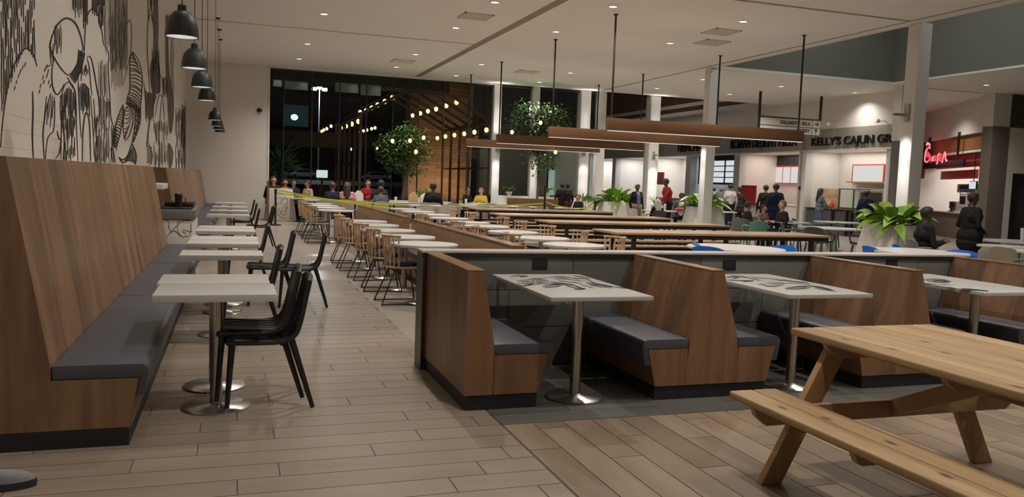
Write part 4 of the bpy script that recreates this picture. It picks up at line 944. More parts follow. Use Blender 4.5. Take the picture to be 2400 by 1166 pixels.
booth(3.235, (-1, 1), 'double-sided oak booth between the first and second printed tables')
booth(5.02, (-1, 1), 'double-sided oak booth behind the picnic table')
booth(6.70, (-1, 1), 'last oak booth at the right end of the half wall')
# booth tables with leaf print
def booth_table(x0, px_list, label):
    t = thing('booth_table', label, 'table', (x0+.36, 5.18, 0), group='printed booth tables')
    tp = MB().box(-.365, .365, -.40, .86, .735, .765).build('tabletop', mat('printed laminate', (.41, .41, .395), .32), t, bevel=.004)
    MB().lathe([(.001, 0), (.205, 0), (.208, .008), (.195, .016), (.05, .022), (.04, .03)], 32).build('base', STEEL, t)
    MB().cyl((0, 0, .02), (0, 0, .735), .038, n=20).build('pole', STEEL, t)
    for dx in (-.27, .27): MB().box(dx-.012, dx+.012, .76, .975, .66, .735).build('bracket', STEEL, tp, smooth=False)
    m = MB(); o = t.location
    lm = lambda px, py: (lambda p: (p.x-o.x, p.y-o.y, .7662))(onz(px, py, .766))
    for pts, wd in px_list:
        ribbon(m, smooth_path(pts, 5), wd, lm); cx_, cy_ = sum(p_[0] for p_ in pts)/len(pts), sum(p_[1] for p_ in pts)/len(pts)
        for f_ in (.7, .35): ribbon(m, smooth_path([(cx_+(p_[0]-cx_)*(f_*.5+.5), cy_+(p_[1]-cy_)*f_) for p_ in pts], 4), .55, lm)
    m.build('leaf_print', INK, tp, smooth=False)
    return t
def sc(ox, oy, s_, L_): return [([(ox+x/s_, oy+y/s_) for x, y in pts], wd) for pts, wd in L_]
leafA = [([(700,275),(760,268),(830,262),(905,275),(870,292),(800,300),(740,308),(705,290),(700,275)], 1.2), ([(740,308),(790,300),(805,280),(800,272)], 2.2), ([(720,285),(760,280),(790,282)], 1.0), ([(730,296),(765,290),(795,292)], 1.0), ([(815,272),(850,268),(890,276)], .9), ([(820,284),(850,280),(880,284)], .9),
         ([(865,312),(910,288),(960,292),(1000,296),(960,312),(900,318),(865,312)], 1.3), ([(900,312),(935,300),(980,298)], 1.0), ([(890,308),(930,296),(970,294)], 1.0), ([(920,280),(1000,290),(1060,300),(1110,320),(1140,328)], 2.0), ([(1000,296),(1050,312),(1085,325),(1075,335)], 2.2), ([(1080,318),(1110,322),(1145,326),(1110,332),(1085,330)], 1.4),
         ([(650,248),(700,240),(770,244),(720,250)], 1.1), ([(780,262),(860,258),(905,252)], .8), ([(900,252),(960,246),(1030,250),(1090,262),(1150,258)], .9), ([(930,262),(1000,258),(1070,270),(1140,278)], .8), ([(1110,252),(1160,262),(1190,285),(1230,305)], 1.0), ([(1150,285),(1210,290),(1280,305),(1320,318),(1260,316),(1190,306),(1150,285)], 1.2), ([(1180,295),(1240,302),(1290,312)], .9), ([(1270,300),(1340,315),(1420,326)], 1.0), ([(1060,240),(1120,246),(1180,262)], .8), ([(960,270),(1040,282),(1120,292)], .7), ([(1110,300),(1160,312),(1200,322)], .8)]
booth_table(1.90, sc(960, 560, 2.777, leafA), 'first printed booth table, beside the single oak booth')
leafB = [([(720,255),(770,245),(815,252),(770,262)], 1.1), ([(730,268),(800,272),(905,275),(840,280)], 1.8), ([(760,240),(830,244),(900,262),(960,275)], 1.0), ([(880,246),(950,256),(1030,262),(1090,275)], .9), ([(930,300),(960,294),(975,305),(1010,312),(1060,310),(1110,298)], 1.2), ([(1110,322),(1180,312),(1250,308),(1275,318),(1200,328),(1130,328),(1110,322)], 1.4), ([(1150,318),(1210,314),(1250,316)], 1.0), ([(1240,295),(1300,310),(1370,325),(1445,345)], 1.8), ([(1290,308),(1350,315),(1420,338),(1360,332),(1300,320)], 1.2), ([(1000,282),(1080,288),(1160,290),(1240,296)], 1.0), ([(1020,262),(1100,270),(1180,282),(1250,288)], .8), ([(980,290),(1050,296),(1100,292)], .8), ([(1090,262),(1180,280),(1280,292)], .7)]
booth_table(3.70, sc(1440, 560, 2.776, leafB), 'second printed booth table, in front of the half wall outlets')
leafC = [([(965,252),(1040,250),(1100,256),(1135,268),(1090,274),(1020,268),(965,258)], 1.6), ([(1020,258),(1070,262),(1120,268)], 2.4), ([(1000,290),(1080,298),(1160,306)], .9), ([(1200,308),(1270,314),(1370,326),(1300,322),(1220,318)], 1.6), ([(1090,300),(1170,312),(1260,318)], .8), ([(970,275),(1050,282),(1150,290)], .7)]
booth_table(5.50, sc(1800, 560, 2.65, leafC), 'third printed booth table, behind the picnic table top')
for i, (px, py) in enumerate(((1265, 619), (1709, 622), (2089, 620))):
    p = ony(px, py, YW-.012); t = thing('wall_outlet', '%s black power outlet plate on the half wall, counted from the left' % ['first', 'second', 'third'][i], 'outlet', p, group='black power outlets')
    MB().box(-.066, .066, -.008, 0, -.044, .044).build('plate', BLACK, t, bevel=.003)
    for dx in (-.03, .03): MB().box(dx-.018, dx+.018, -.011, -.008, -.022, .022).build('socket', BLACKM, t, bevel=.002)

# ================================================================== PICNIC TABLE
pt = thing('picnic_table', 'cedar picnic table with attached benches in the right foreground', 'picnic table', (3.30, 0, 0))
Y0, Y1 = 1.70, 3.63
def board(name, x0, x1, z0, z1, y0=Y0, y1=Y1, m=CEDAR): MB().box(x0, x1, y0, y1, z0, z1).build(name, m, pt, bevel=.010, seg=3)
for k in range(7): board('top_board', -.475+k*.1365, -.475+k*.1365+.130, .722, .76)
for s_ in (-1, 1):
    for k in range(2):
        a = s_*(.875-.145*k) if s_ < 0 else .59+.145*k
        board('bench_board', a, a+.138, .412, .45, Y0-.03, 3.57)
for y in (3.42, 1.95):
    MB().prism([(-.46, .722), (-.44, .69), (-.38, .645), (.38, .645), (.44, .69), (.46, .722)], 'Y', y-.06, y-.022).build('top_cleat', CEDARX, pt, bevel=.004)
    MB().prism([(-.87, .412), (-.85, .37), (-.79, .32), (.79, .32), (.85, .37), (.87, .412)], 'Y', y-.06, y-.022).build('seat_support', CEDARX, pt, bevel=.004)
    for s_ in (-1, 1):
        f_, g_ = s_*.71, s_*.33
        lg = MB().prism([(f_-.062, 0), (f_+.062, 0), (g_+.062, .72), (g_-.062, .72)], 'Y', y-.022, y+.022).build('leg', CEDARZ, pt, bevel=.005)
        for zz, fx in ((.42, .02), (.36, -.01)): MB().cyl((f_+(g_-f_)*zz/.72+fx, y+.020, zz), (f_+(g_-f_)*zz/.72+fx, y+.028, zz), .011, n=10).build('bolt', STEEL, lg)
MB().prism([(-.42, .722), (-.40, .69), (-.35, .655), (.35, .655), (.40, .69), (.42, .722)], 'Y', 2.66, 2.70).build('top_cleat', CEDARX, pt, bevel=.004)
for s_ in (-1, 1): MB().prism([(s_*.87, .412), (s_*.85, .375), (s_*.83, .36), (s_*.63, .36), (s_*.61, .375), (s_*.59, .412)], 'Y', 2.66, 2.70).build('bench_cleat', CEDARX, pt, bevel=.004)
for y, yy in ((3.36, 2.72), (2.01, 2.64)): MB().bar((0, y, .37), (0, yy, .68), .038, .085, up=(0, 0, 1)).build('brace', CEDARX, pt, bevel=.004)

# ================================================================== SHOE at the lower left corner
sh = thing('shoe', 'grey and black shoe at the lower left corner of the floor', 'shoe', onz(8, 1153)+Vector((-.02, .03, 0)), R(12))
def foot(h, k=1.0): return [(math.copysign(abs(math.cos(a))**.8, math.cos(a))*.145*k, math.copysign(abs(math.sin(a))**.9, math.sin(a))*(.05 if math.cos(a) > 0 else .042)*k, h) for a in [2*math.pi*i/24 for i in range(24)]]
MB().grid([foot(0), foot(.02, 1.02), foot(.035, 1.0)], close=True).add(foot(0), [tuple(range(24))]).build('sole', mat('shoe sole', (.02, .02, .022), .6), sh)
up = [foot(.035, .98)]
for h, k, dx in ((.05, .95, -.004), (.07, .84, -.02), (.085, .62, -.045), (.09, .42, -.065)): up.append([(x*1+dx, y, z) for x, y, z in foot(h, k)])
m = MB(); m.grid(up, close=True); m.add(up[-1], [tuple(range(24))]); m.build('upper', mat('shoe grey mesh', (.20, .21, .22), .8, bump=.3, bscale=200), sh)
for k in range(4): MB().tube([(-.02+k*.022, -.028, .082-k*.006), (-.02+k*.022, 0, .090-k*.006), (-.02+k*.022, .028, .082-k*.006)], .004, 6).build('lace', BLACK, sh)

# ================================================================== ROUND TABLES, SPINDLE CHAIRS, DIVIDERS
def make_round(r=.40, h=.72, name='round_table'):
    t = thing(name, 'x', 'table')
    MB().lathe([(.001, h-.032), (r-.012, h-.032), (r, h-.026), (r, h-.010)], 48).build('table_edge', LAMEDGE, t)
    MB().lathe([(.001, h-.011), (r-.001, h-.011), (r, h-.004), (r-.004, h), (.001, h)], 48).build('tabletop', LAM, t)
    MB().lathe([(.001, 0), (.20, 0), (.203, .008), (.19, .016), (.05, .022), (.04, .03)], 28).build('base', STEEL, t)
    MB().cyl((0, 0, .02), (0, 0, h-.03), .036, n=16).build('pole', STEEL, t)
    return t
rd0 = make_round()
def place(proto, used, loc, rz, label, group):
    t = dup(proto) if used[0] else proto; used[0] = True
    t.location = loc; t.rotation_euler = (0, 0, rz); t['label'] = label; t['group'] = group; return t
u_rd = [False]
ROW1 = [9.55, 10.73, 12.02, 13.29, 14.40, 18.7, 20.2, 21.6, 23.0]
for i, y in enumerate(ROW1): place(rd0, u_rd, (2.14, y, 0), 0, '%s round white table from the booths, left of the low divider' % ORD[i], 'round tables left of the divider')
ROW2 = [9.68, 10.85, 12.1, 13.53, 14.7, 16.2, 17.7, 19.2, 20.7]
for i, y in enumerate(ROW2): place(rd0, u_rd, (4.12, y, 0), 0, '%s round white table from the booths, right of the low divider' % ORD[i], 'round tables right of the divider')
def make_spindle():
    """faces +x; round cushion, turned spindles, wire sled base"""
    t = thing('spindle_chair', 'x', 'chair')
    MB().lathe([(.001, .425), (.205, .425), (.222, .435), (.222, .448), (.20, .452)], 32).build('seat_ring', NATW, t)
    MB().lathe([(.001, .452), (.19, .452), (.205, .468), (.195, .488), (.12, .498), (.001, .50)], 32).build('seat_cushion', mat('black cushion', (.016, .015, .015), .6), t)
    arc = lambda a, r, z: (-r*math.cos(a), r*math.sin(a), z)
    for k in range(9):
        a = R(-64+16*k); p0, p1 = Vector(arc(a, .205, .44)), Vector(arc(a, .245, .80)); ph = .5 if k % 2 else .62
        path = [p0.lerp(p1, q/10) for q in range(11)]
        rad = [.0085+.012*math.exp(-((q/10-ph)/.12)**2)+.005*math.exp(-((q/10-.15)/.1)**2) for q in range(11)]
        MB().tube(path, rad, 8).build('spindle', NATW, t)
    m = MB(); rows = []
    for q in range(15):
        a = R(-70+140*q/14); rows.append([arc(a, .232, .79), arc(a, .262, .79), arc(a, .266, .818), arc(a, .236, .822)])
    m.grid(rows, close=True); m.add(rows[0], [(0, 1, 2, 3)]); m.add(rows[-1], [(3, 2, 1, 0)]); m.build('top_rail', NATW, t)
    for s_ in (-1, 1):
        MB().tube(smooth_path([(.12, s_*.14, .425), (.20, s_*.20, .05), (.19, s_*.205, .012), (.14, s_*.21, .009), (-.22, s_*.21, .009), (-.27, s_*.205, .012), (-.275, s_*.20, .04), (-.12, s_*.14, .425)], 5), .0085, 6).build('sled_frame', BLACKM, t)
    MB().tube([(.12, -.14, .418), (.12, .14, .418)], .0085, 6).build('cross_wire', BLACKM, t); MB().tube([(-.12, -.14, .418), (-.12, .14, .418)], .0085, 6).build('cross_wire', BLACKM, t)
    return t
sp0 = make_spindle(); u_sp = [False]
for i, (x, y, a) in enumerate(((1.90, 9.64, 3), (1.88, 10.75, -4), (1.87, 11.92, 5), (1.84, 13.15, 0), (1.86, 14.3, -3), (1.75, 18.4, 4), (1.76, 19.6, -3), (1.77, 20.7, 2), (1.78, 21.9, 0))):
    place(sp0, u_sp, (x, y, 0), R(a), '%s natural spindle chair from the booths along the aisle side' % ORD[i], 'spindle chairs along the aisle')
for i, (x, y, a) in enumerate(((4.66, 9.85, 184), (4.68, 11.1, 176), (4.62, 12.25, 183), (4.62, 13.6, 178), (4.72, 14.9, 181), (4.60, 16.9, 178), (4.62, 18.5, 182))):
    place(sp0, u_sp, (x, y, 0), R(a), '%s natural spindle chair from the booths on the right of the second table row' % ORD[i], 'spindle chairs right of the second row')
for i, (x, y, a) in enumerate(((3.58, 10.2, 3), (3.56, 11.6, -3), (3.60, 13.0, 2), (3.58, 15.6, 0))):
    place(sp0, u_sp, (x, y, 0), R(a), '%s natural spindle chair from the booths behind the low divider' % ORD[i], 'spindle chairs behind the divider')
DIVW = wood('divider oak', (.19, .105, .05), (.30, .18, .095), 'Y', 1.5, 9, .4, 0, .06)
def divider(y0, y1, label):
    t = thing('banquette_divider', label, 'bench', (2.86, y0, 0)); L_ = y1-y0
    MB().box(-.42, .12, .03, L_-.03, 0, .10).build('plinth', PLINTH, t, smooth=False)
    MB().prism([(-.10, .10), (.12, .10), (.12, .79), (.0, .79)], 'Y', 0, L_).build('backrest', DIVW, t, smooth=False)
    MB().box(-.01, .13, -.003, L_+.003, .79, .802).build('cap_strip', BOOTHTOP, t, smooth=False)
    MB().box(-.46, -.10, .0, L_, .10, .36).build('seat_base', DIVW, t, smooth=False)
    MB().box(-.49, -.07, .005, L_-.005, .362, .44).build('seat_cushion', mat('charcoal vinyl', (.03, .032, .033), .5), t, bevel=.015)
divider(8.35, 13.75, 'nearer low oak divider with charcoal bench between the round tables'); divider(14.55, 20.3, 'farther low oak divider with charcoal bench between the round tables')

# ================================================================== LONG COMMUNAL TABLES
def long_table(xc, yc, L_, D, label, h=.755):
    t = thing('communal_table', label, 'table', (xc, yc, 0), group='long communal tables')
    n = 4; w_ = D/n
    for k in range(n): MB().box(-L_/2, L_/2, -D/2+k*w_+.002, -D/2+(k+1)*w_-.002, h-.035, h).build('top_board', TABLEW, t, bevel=.003)
    for s_ in (-1, 1): MB().box(-L_/2+.02, L_/2-.02, s_*(D/2-.05)-.02, s_*(D/2-.05)+.02, h-.10, h-.036).build('apron', BLACKM, t, smooth=False)
    for x in (-L_/2+.35, 0, L_/2-.35):
        for s_ in (-1, 1): MB().box(x-.03, x+.03, s_*(D/2-.08)-.03, s_*(D/2-.08)+.03, 0, h-.10).build('leg', BLACKM, t, smooth=False)
        MB().box(x-.025, x+.025, -D/2+.1, D/2-.1, .10, .15).build('cross_bar', BLACKM, t, smooth=False)
def bench(xc, yc, L_, label, h=.45):
    t = thing('backless_bench', label, 'bench', (xc, yc, 0), group='black framed benches at the long tables')
    for k in range(2): MB().box(-L_/2, L_/2, -.16+k*.165, -.005+k*.165, h-.03, h).build('seat_board', TABLEW, t, bevel=.003)
    MB().box(-L_/2+.02, L_/2-.02, -.14, .14, h-.075, h-.032).build('seat_frame', BLACKM, t, smooth=False)
    for x in (-L_/2+.3, 0, L_/2-.3):
        for s_ in (-1, 1): MB().box(x-.025, x+.025, s_*.11-.02, s_*.11+.02, 0, h-.075).build('leg', BLACKM, t, smooth=False)
for i, (x0, x1, y) in enumerate(((5.72, 9.85, 12.2), (5.75, 9.75, 15.1), (5.7, 10.05, 18.1), (6.1, 10.1, 21.4))):
    long_table((x0+x1)/2, y, x1-x0, .95, '%s long wooden communal table on black legs, counted from the booths' % ORD[i])
    for s_, nm in ((-.78, 'front'), (.78, 'back')): bench((x0+x1)/2, y+s_, x1-x0-.2, 'backless bench on the %s side of the %s long communal table' % (nm, ORD[i]))

# ================================================================== PLASTIC SHELL CHAIRS
def make_shell(color, name, arms=True):
    """faces -y"""
    t = thing('shell_chair', 'x', 'chair'); m = MB(); rows = []
    prof = [(-.21, .44), (-.18, .455), (-.05, .445), (.08, .44), (.15, .46), (.19, .52), (.215, .62), (.235, .72), (.25, .79)]
    for i, (y, z) in enumerate(prof):
        q = i/(len(prof)-1); w_ = .23-.02*abs(q-.4); rw = []
        for k in range(11):
            v = -1+2*k/10; up = .05*abs(v)**3 if i < 5 else 0; fwd = -.05*abs(v)**2.5 if i >= 5 else 0
            dip = -.035*abs(v)**3 if i == len(prof)-1 else 0
            rw.append((v*w_, y+fwd, z+up+dip))
        rows.append(rw)
    m.grid(rows); m.build('shell', color, t, solid=.012)
    for s_ in (-1, 1):
        if arms: MB().tube(smooth_path([(s_*.235, -.16, .46), (s_*.27, -.17, .60), (s_*.275, -.10, .655), (s_*.27, .06, .67), (s_*.235, .185, .66)], 5), .017, 8).build('armrest', color, t)
        MB().cyl((s_*.19, -.16, .45), (s_*.225, -.215, 0), .022, .014, 10).build('leg', color, t)
        MB().cyl((s_*.18, .14, .45), (s_*.22, .23, 0), .022, .014, 10).build('leg', color, t)
    return t
BLUE = mat('blue plastic', (.008, .13, .60), .35); TEAL = mat('teal plastic', (.13, .30, .265), .4); GREYP = mat('grey plastic', (.16, .165, .155), .42); GREENP = mat('green plastic', (.055, .16, .10), .42); DKGREY = mat('dark grey plastic', (.055, .055, .055), .45); TAN = mat('tan plastic', (.30, .27, .19), .5)
BEIGE = mat('beige plastic', (.50, .46, .40), .5)
protos = {n: (make_shell(m, n, a), [False]) for n, m, a in (('blue', BLUE, True), ('teal', TEAL, True), ('grey', GREYP, True), ('green', GREENP, True), ('dark grey', DKGREY, True), ('tan', TAN, False), ('beige', BEIGE, False))}
def shell(col, x, y, deg, label, group): return place(protos[col][0], protos[col][1], (x, y, 0), R(deg), label, group)
big0 = make_round(.62, .755, 'round_table'); u_bg = [False]
place(big0, u_bg, (6.12, 9.05, 0), 0, 'large round white table ringed by blue chairs, left one', 'large round white tables')
place(big0, u_bg, (8.82, 8.75, 0), 0, 'large round white table ringed by blue chairs, right one', 'large round white tables')
def blue(px, py, d, lab):
    p = onz(px, py, .785); f_ = Vector((math.sin(R(d)), -math.cos(R(d)), 0)); q = p+f_*.25; shell('blue', q.x, q.y, d, lab, 'blue armchairs at the big round tables')
blue(1626, 570, 72, 'blue plastic armchair left of the left round table'); blue(1655, 579, 120, 'blue plastic armchair at the near left of the left round table'); blue(1846, 577, -82, 'blue plastic armchair right of the left round table')
blue(2032, 578, 78, 'blue plastic armchair left of the right round table'); blue(2092, 574, 35, 'blue plastic armchair behind the right round table'); blue(2258, 588, -75, 'blue plastic armchair right of the right round table')
# white tables with grey, teal and green armchairs further back
wt = [('white table between the teal and grey armchairs', 13.1, 17.2, .55), ('white table in front of the Cajun counter', 15.2, 17.9, .60), ('white table left of the large planter', 12.3, 14.6, .62), ('small white table behind the middle column', 15.9, 24.3, .42), ('white table where the man in red leans', 13.1, 23.75, .60), ('small round table beside the standing woman in black', 11.78, 9.95, .40), ('white table at the right edge with a black bag', 13.6, 11.2, .62), ('pale table at the right edge beside the green chair', 11.4, 8.9, .5), ('far white table by the low bench', 9.9, 23.9, .4)]
for lab, x, y, r_ in wt:
    t = place(big0, u_bg, (x, y, 0), 0, lab, 'white tables near the counters'); t.scale = (r_/.62, r_/.62, 1)
sh_list = [('grey', 12.25, 18.0, 150, 'grey armchair beside the teal one'), ('teal', 11.85, 16.75, 165, 'teal armchair nearest the long tables'), ('teal', 13.0, 16.2, 185, 'teal armchair in front of the white table'), ('teal', 13.9, 16.7, 215, 'rightmost teal armchair at the white table'),
           ('dark grey', 11.6, 14.2, 110, 'dark grey armchair left of the table by the planter'), ('dark grey', 12.4, 13.7, 175, 'dark grey armchair in front of the table by the planter'), ('dark grey', 11.7, 15.2, 60, 'dark grey armchair behind the table by the planter'), ('grey', 15.6, 18.7, 10, 'grey armchair behind the Cajun table'), ('grey', 14.6, 18.6, 40, 'grey armchair at the left of the Cajun table'),
           ('tan', 11.1, 9.25, 95, 'tan armless chair near the right edge'), ('green', 10.75, 8.55, 190, 'green armchair at the right edge'), ('grey', 13.2, 10.4, 200, 'grey armchair at the right-edge table'),
           ('beige', 12.4, 23.9, 95, 'beige chair at the table of the man in red')]
for c, x, y, d, lab in sh_list: shell(c, x, y, d, lab, 'plastic chairs near the counters')
# far left dining rows: narrow tables and pale chairs in front of the window
def far_table(x, y, L_, D, label):
    t = thing('dining_table', label, 'table', (x, y, 0), group='far dining tables'); 
    MB().box(-L_/2, L_/2, -D/2, D/2, .715, .75).build('tabletop', LAM, t, bevel=.003)
    for s_ in (-1, 1): MB().cyl((s_*(L_/2-.3), 0, .02), (s_*(L_/2-.3), 0, .715), .035, n=10).build('pole', BLACKM, t); MB().lathe([(.001, 0), (.2, 0), (.2, .012), (.04, .02)], 18, (s_*(L_/2-.3), 0, 0)).build('base', BLACKM, t)
ft = [(2.9, 25.2, 1.9), (4.95, 25.2, 1.7), (6.8, 25.0, 1.5), (2.75, 26.75, 2.2), (5.8, 27.1, 2.2), (8.1, 26.4, 1.4), (7.0, 23.4, 1.3), (5.3, 23.0, 1.3), (8.6, 24.3, 1.2)]
for i, (x, y, L_) in enumerate(ft): far_table(x, y, L_, .7, '%s far white dining table before the big window, counted from the aisle' % ORD[i])
fcs = [(2.4, 24.5), (3.6, 24.55), (5.4, 24.4), (6.3, 24.3), (7.2, 24.25), (6.7, 22.7), (7.3, 22.75), (8.3, 23.6), (8.9, 23.65), (5.0, 22.3), (5.6, 22.35), (7.9, 25.7)]
for i, (x, y) in enumerate(fcs): shell('beige', x, y, 180+rr.uniform(-15, 15), '%s beige chair of the far dining area, counted from the aisle' % (ORD[i] if i < 12 else ['thirteenth', 'fourteenth'][i-12]), 'beige chairs of the far dining area')

# low banquette before the right-hand panes
t = thing('low_banquette', 'low wooden banquette with dark purple seat back before the lit columns', 'bench', (8.4, 25.3, 0)); L_ = 1.75
MB().box(0, L_, 0, .12, .55, .98).build('backrest', BOOTHW, t, smooth=False); MB().box(0, L_, -.03, .0, .10, .72).build('back_cushion', mat('purple grey vinyl', (.055, .045, .065), .5), t, bevel=.008); MB().box(0, L_, .12, .6, .0, .40).build('seat_base', BOOTHE, t, smooth=False); MB().box(-.01, L_+.01, .10, .62, .40, .47).build('seat_cushion', VINYL, t, bevel=.015); MB().box(0, L_, 0, .12, 0, .55).build('back_base', BOOTHE, t, smooth=False)

# ---- white printed waste station and barrier with yellow tape by the window
ws = thing('waste_station', 'white waste station with a rose print by the window edge', 'waste station', (1.0, 26.9, 0))
MB().prism([(0, 0), (.85, 0), (.72, 1.02), (0, 1.02)], 'Y', 0, .7).build('body', STM, ws, bevel=.01); MB().box(-.05, -.0, -.02, .68, 0, 1.25).build('side_board', BOOTHE, ws, smooth=False)
pr = MB(); rmap = lambda px, py: (lambda p: (p.x-1.0, -.004, p.z))(ony(px, py, 26.9)); Q = lambda pts, wd: ribbon(pr, smooth_path([(380+x/6.478, 380+y/6.478) for x, y in pts], 4), wd, rmap)
for pts in ([(1740,560),(1780,540),(1810,560),(1815,600)], [(1820,560),(1860,545),(1905,570),(1905,640)], [(1810,620),(1830,570),(1890,560)], [(1735,700),(1745,640),(1790,620),(1830,640)], [(1740,720),(1760,790),(1810,840),(1860,855)], [(1830,660),(1870,640),(1900,680),(1890,740),(1850,760),(1820,730),(1830,680)], [(1850,690),(1875,680),(1880,720),(1855,730)], [(1800,760),(1830,800),(1880,800),(1900,770)], [(1760,700),(1790,740),(1800,790)]): Q(pts, .9)
pr.build('rose_print', INK, ws, smooth=False)
def stanchion(x, y, h, label):
    t = thing('barrier_post', label, 'barrier post', (x, y, 0)); MB().lathe([(.001, 0), (.17, 0), (.17, .02), (.04, .05)], 24).build('base', BLACKM, t); MB().cyl((0, 0, .03), (0, 0, h), .03, n=12).build('pole', BLACKM, t); MB().cyl((0, 0, h-.12), (0, 0, h), .04, n=12).build('cap', BLACKM, t); return t
s1 = onz(645, 528); stanchion(s1.x, s1.y, 1.05, 'black barrier post beside the white waste station')
s2 = ony(1277, 470, 22.6); stanchion(s2.x, s2.y, 1.42, 'tall black post in front of the low banquette')
s3 = ony(1395, 480, 24.5); stanchion(s3.x, s3.y, 1.0, 'black barrier post beside the leafy planter')
TAPE = mat('yellow tape', (.62, .66, .03), .5)
def tape(a, b_, sag, label):
    m = MB(); pts = []
    for k in range(13):
        q = k/12; p = Vector(a).lerp(Vector(b_), q); p.z -= sag*4*q*(1-q); pts.append(p)
    m.grid([[p+Vector((0, 0, .02)) for p in pts], [p-Vector((0, 0, .02)) for p in pts]])
    tag(m.build('caution_tape', TAPE, solid=.002), label, 'tape', 'yellow barrier tapes')
tape((s1.x+.045, s1.y, .93), (s2.x-.045, s2.y, .90), .20, 'yellow tape strung from the left post to the tall post')
tape((s1.x+.045, s1.y-.02, 1.02), (4.6, 23.4, .60), .05, 'slanting yellow tape drooping from the left post')
tape((s2.x+.04, s2.y, .95), (s3.x-.05, s3.y, .80), .12, 'yellow tape strung from the tall post towards the planter')

# ================================================================== PLANTS
def leafmat(name, a, b_, tr=.25):
    m, nt, b = nodes(name); N = nt.nodes.new; L = nt.links.new
    oi = N('ShaderNodeObjectInfo'); tc = N('ShaderNodeTexCoord'); nz = N('ShaderNodeTexNoise'); nz.inputs['Scale'].default_value = 2.5; L(tc.outputs['Object'], nz.inputs['Vector'])
    ad = N('ShaderNodeMath'); ad.operation = 'MULTIPLY_ADD'; ad.inputs[1].default_value = .6; L(oi.outputs['Random'], ad.inputs[0]); sb = N('ShaderNodeMath'); sb.operation = 'MULTIPLY'; sb.inputs[1].default_value = .5; L(nz.outputs['Fac'], sb.inputs[0]); L(sb.outputs[0], ad.inputs[2])
    mx = N('ShaderNodeMix'); mx.data_type = 'RGBA'; mx.inputs['A'].default_value = (*a, 1); mx.inputs['B'].default_value = (*b_, 1); L(ad.outputs[0], mx.inputs['Factor']); L(mx.outputs['Result'], b.inputs['Base Color'])
    b.inputs['Roughness'].default_value = .38; b.inputs['Transmission Weight'].default_value = 0; b.inputs['Subsurface Weight'].default_value = 0
    return m
LEAFB = leafmat('bright leaf', (.10, .24, .025), (.32, .50, .06)); LEAFT = leafmat('tree leaf', (.03, .075, .02), (.09, .17, .045)); LEAFY = leafmat('yucca leaf', (.03, .085, .04), (.07, .16, .06))
BARK = mat('bark', (.10, .07, .05), .8, namt=.4, nscale=12)
def leaf_rows(L_, wd, droop, rise, stem=.3, fold=.25, n=9):
    rows = []
    for i in range(n):
        t = i/(n-1); x = L_*rise[0]*t+L_*droop*.55*t**2.2; z = L_*rise[1]*t-L_*droop*t**2.4
        w_ = .006 if t < stem else max(.004, wd*math.sin(math.pi*min(1, .06+.94*(t-stem)/(1-stem)))**.75)
        rows.append([(x, -w_/2, z+w_*fold), (x, 0, z), (x, w_/2, z+w_*fold)])
    return rows
LEAFM = []
for L_, wd, dr, ri in ((.62, .23, .25, (.35, .9)), (.58, .22, .55, (.5, .85)), (.50, .20, .8, (.65, .75)), (.55, .24, .4, (.5, .8)), (.46, .18, 1.0, (.7, .6))):
    m = MB(); m.grid(leaf_rows(L_, wd, dr, ri)); LEAFM.append(m.mesh('leaf', LEAFB))
PLANTER = mat('planter white', (.66, .645, .61), .42)
def planter(x, y, n, label, rim=.43, base=.58, h=.95, s=1.0, seed=1, flowers=0):
    q = random.Random(seed); t = thing('potted_plant', label, 'planter', (x, y, 0))
    m = MB(); prof = [(base, 0), (rim, h), (rim-.04, h), (rim-.05, h-.08)]; rows = []
    for r_, z in prof: rows.append([(r_, -r_*.8, z), (r_, r_*.8, z), (r_*.8, r_, z), (-r_*.8, r_, z), (-r_, r_*.8, z), (-r_, -r_*.8, z), (-r_*.8, -r_, z), (r_*.8, -r_, z)])
    m.grid(rows, close=True); m.add(rows[0], [tuple(range(8))]); m.build('pot', PLANTER, t, smooth=False)
    MB().box(-rim+.05, rim-.05, -rim+.05, rim-.05, h-.10, h-.06).build('soil', mat('soil', (.03, .02, .015), .9), t, smooth=False)
    for k in range(n):
        a = q.uniform(0, 2*math.pi); rad = rim*.75*math.sqrt(q.random()); v = q.random()
        li = 0 if rad < rim*.35 else q.choice([0, 0, 1, 1, 3, 3, 2]) if rad < rim*.6 else q.choice([1, 1, 3, 3, 2, 4])
        o = link('leaf', LEAFM[li], t, (rad*math.cos(a), rad*math.sin(a), h-.08)); o.rotation_euler = (q.uniform(-.15, .15), q.uniform(-.12, .12), a+q.uniform(-.7, .7)); sc_ = s*q.uniform(.75, 1.2); o.scale = (sc_, sc_, sc_)
    for k in range(flowers):
        a = q.uniform(0, 6.28); MB().ell((.25*math.cos(a), .25*math.sin(a), h+.25+q.uniform(0, .2)), (.03, .03, .05)).build('flower', RED, t)
    return t
px_ = ony(2097, 525, 12.5); planter(px_.x, 12.5, 85, 'large white planter with big bright leaves beside the tall column', seed=4, s=1.0)
px_ = ony(1441, 473, 26.0); planter(px_.x, 26.0, 60, 'white planter with bright leaves left of the man in the dark jacket', seed=8, s=1.15)
px_ = ony(1650, 480, 22.2); planter(px_.x, 22.2, 55, 'white planter half hidden behind the middle column', seed=5, s=1.15, flowers=3)
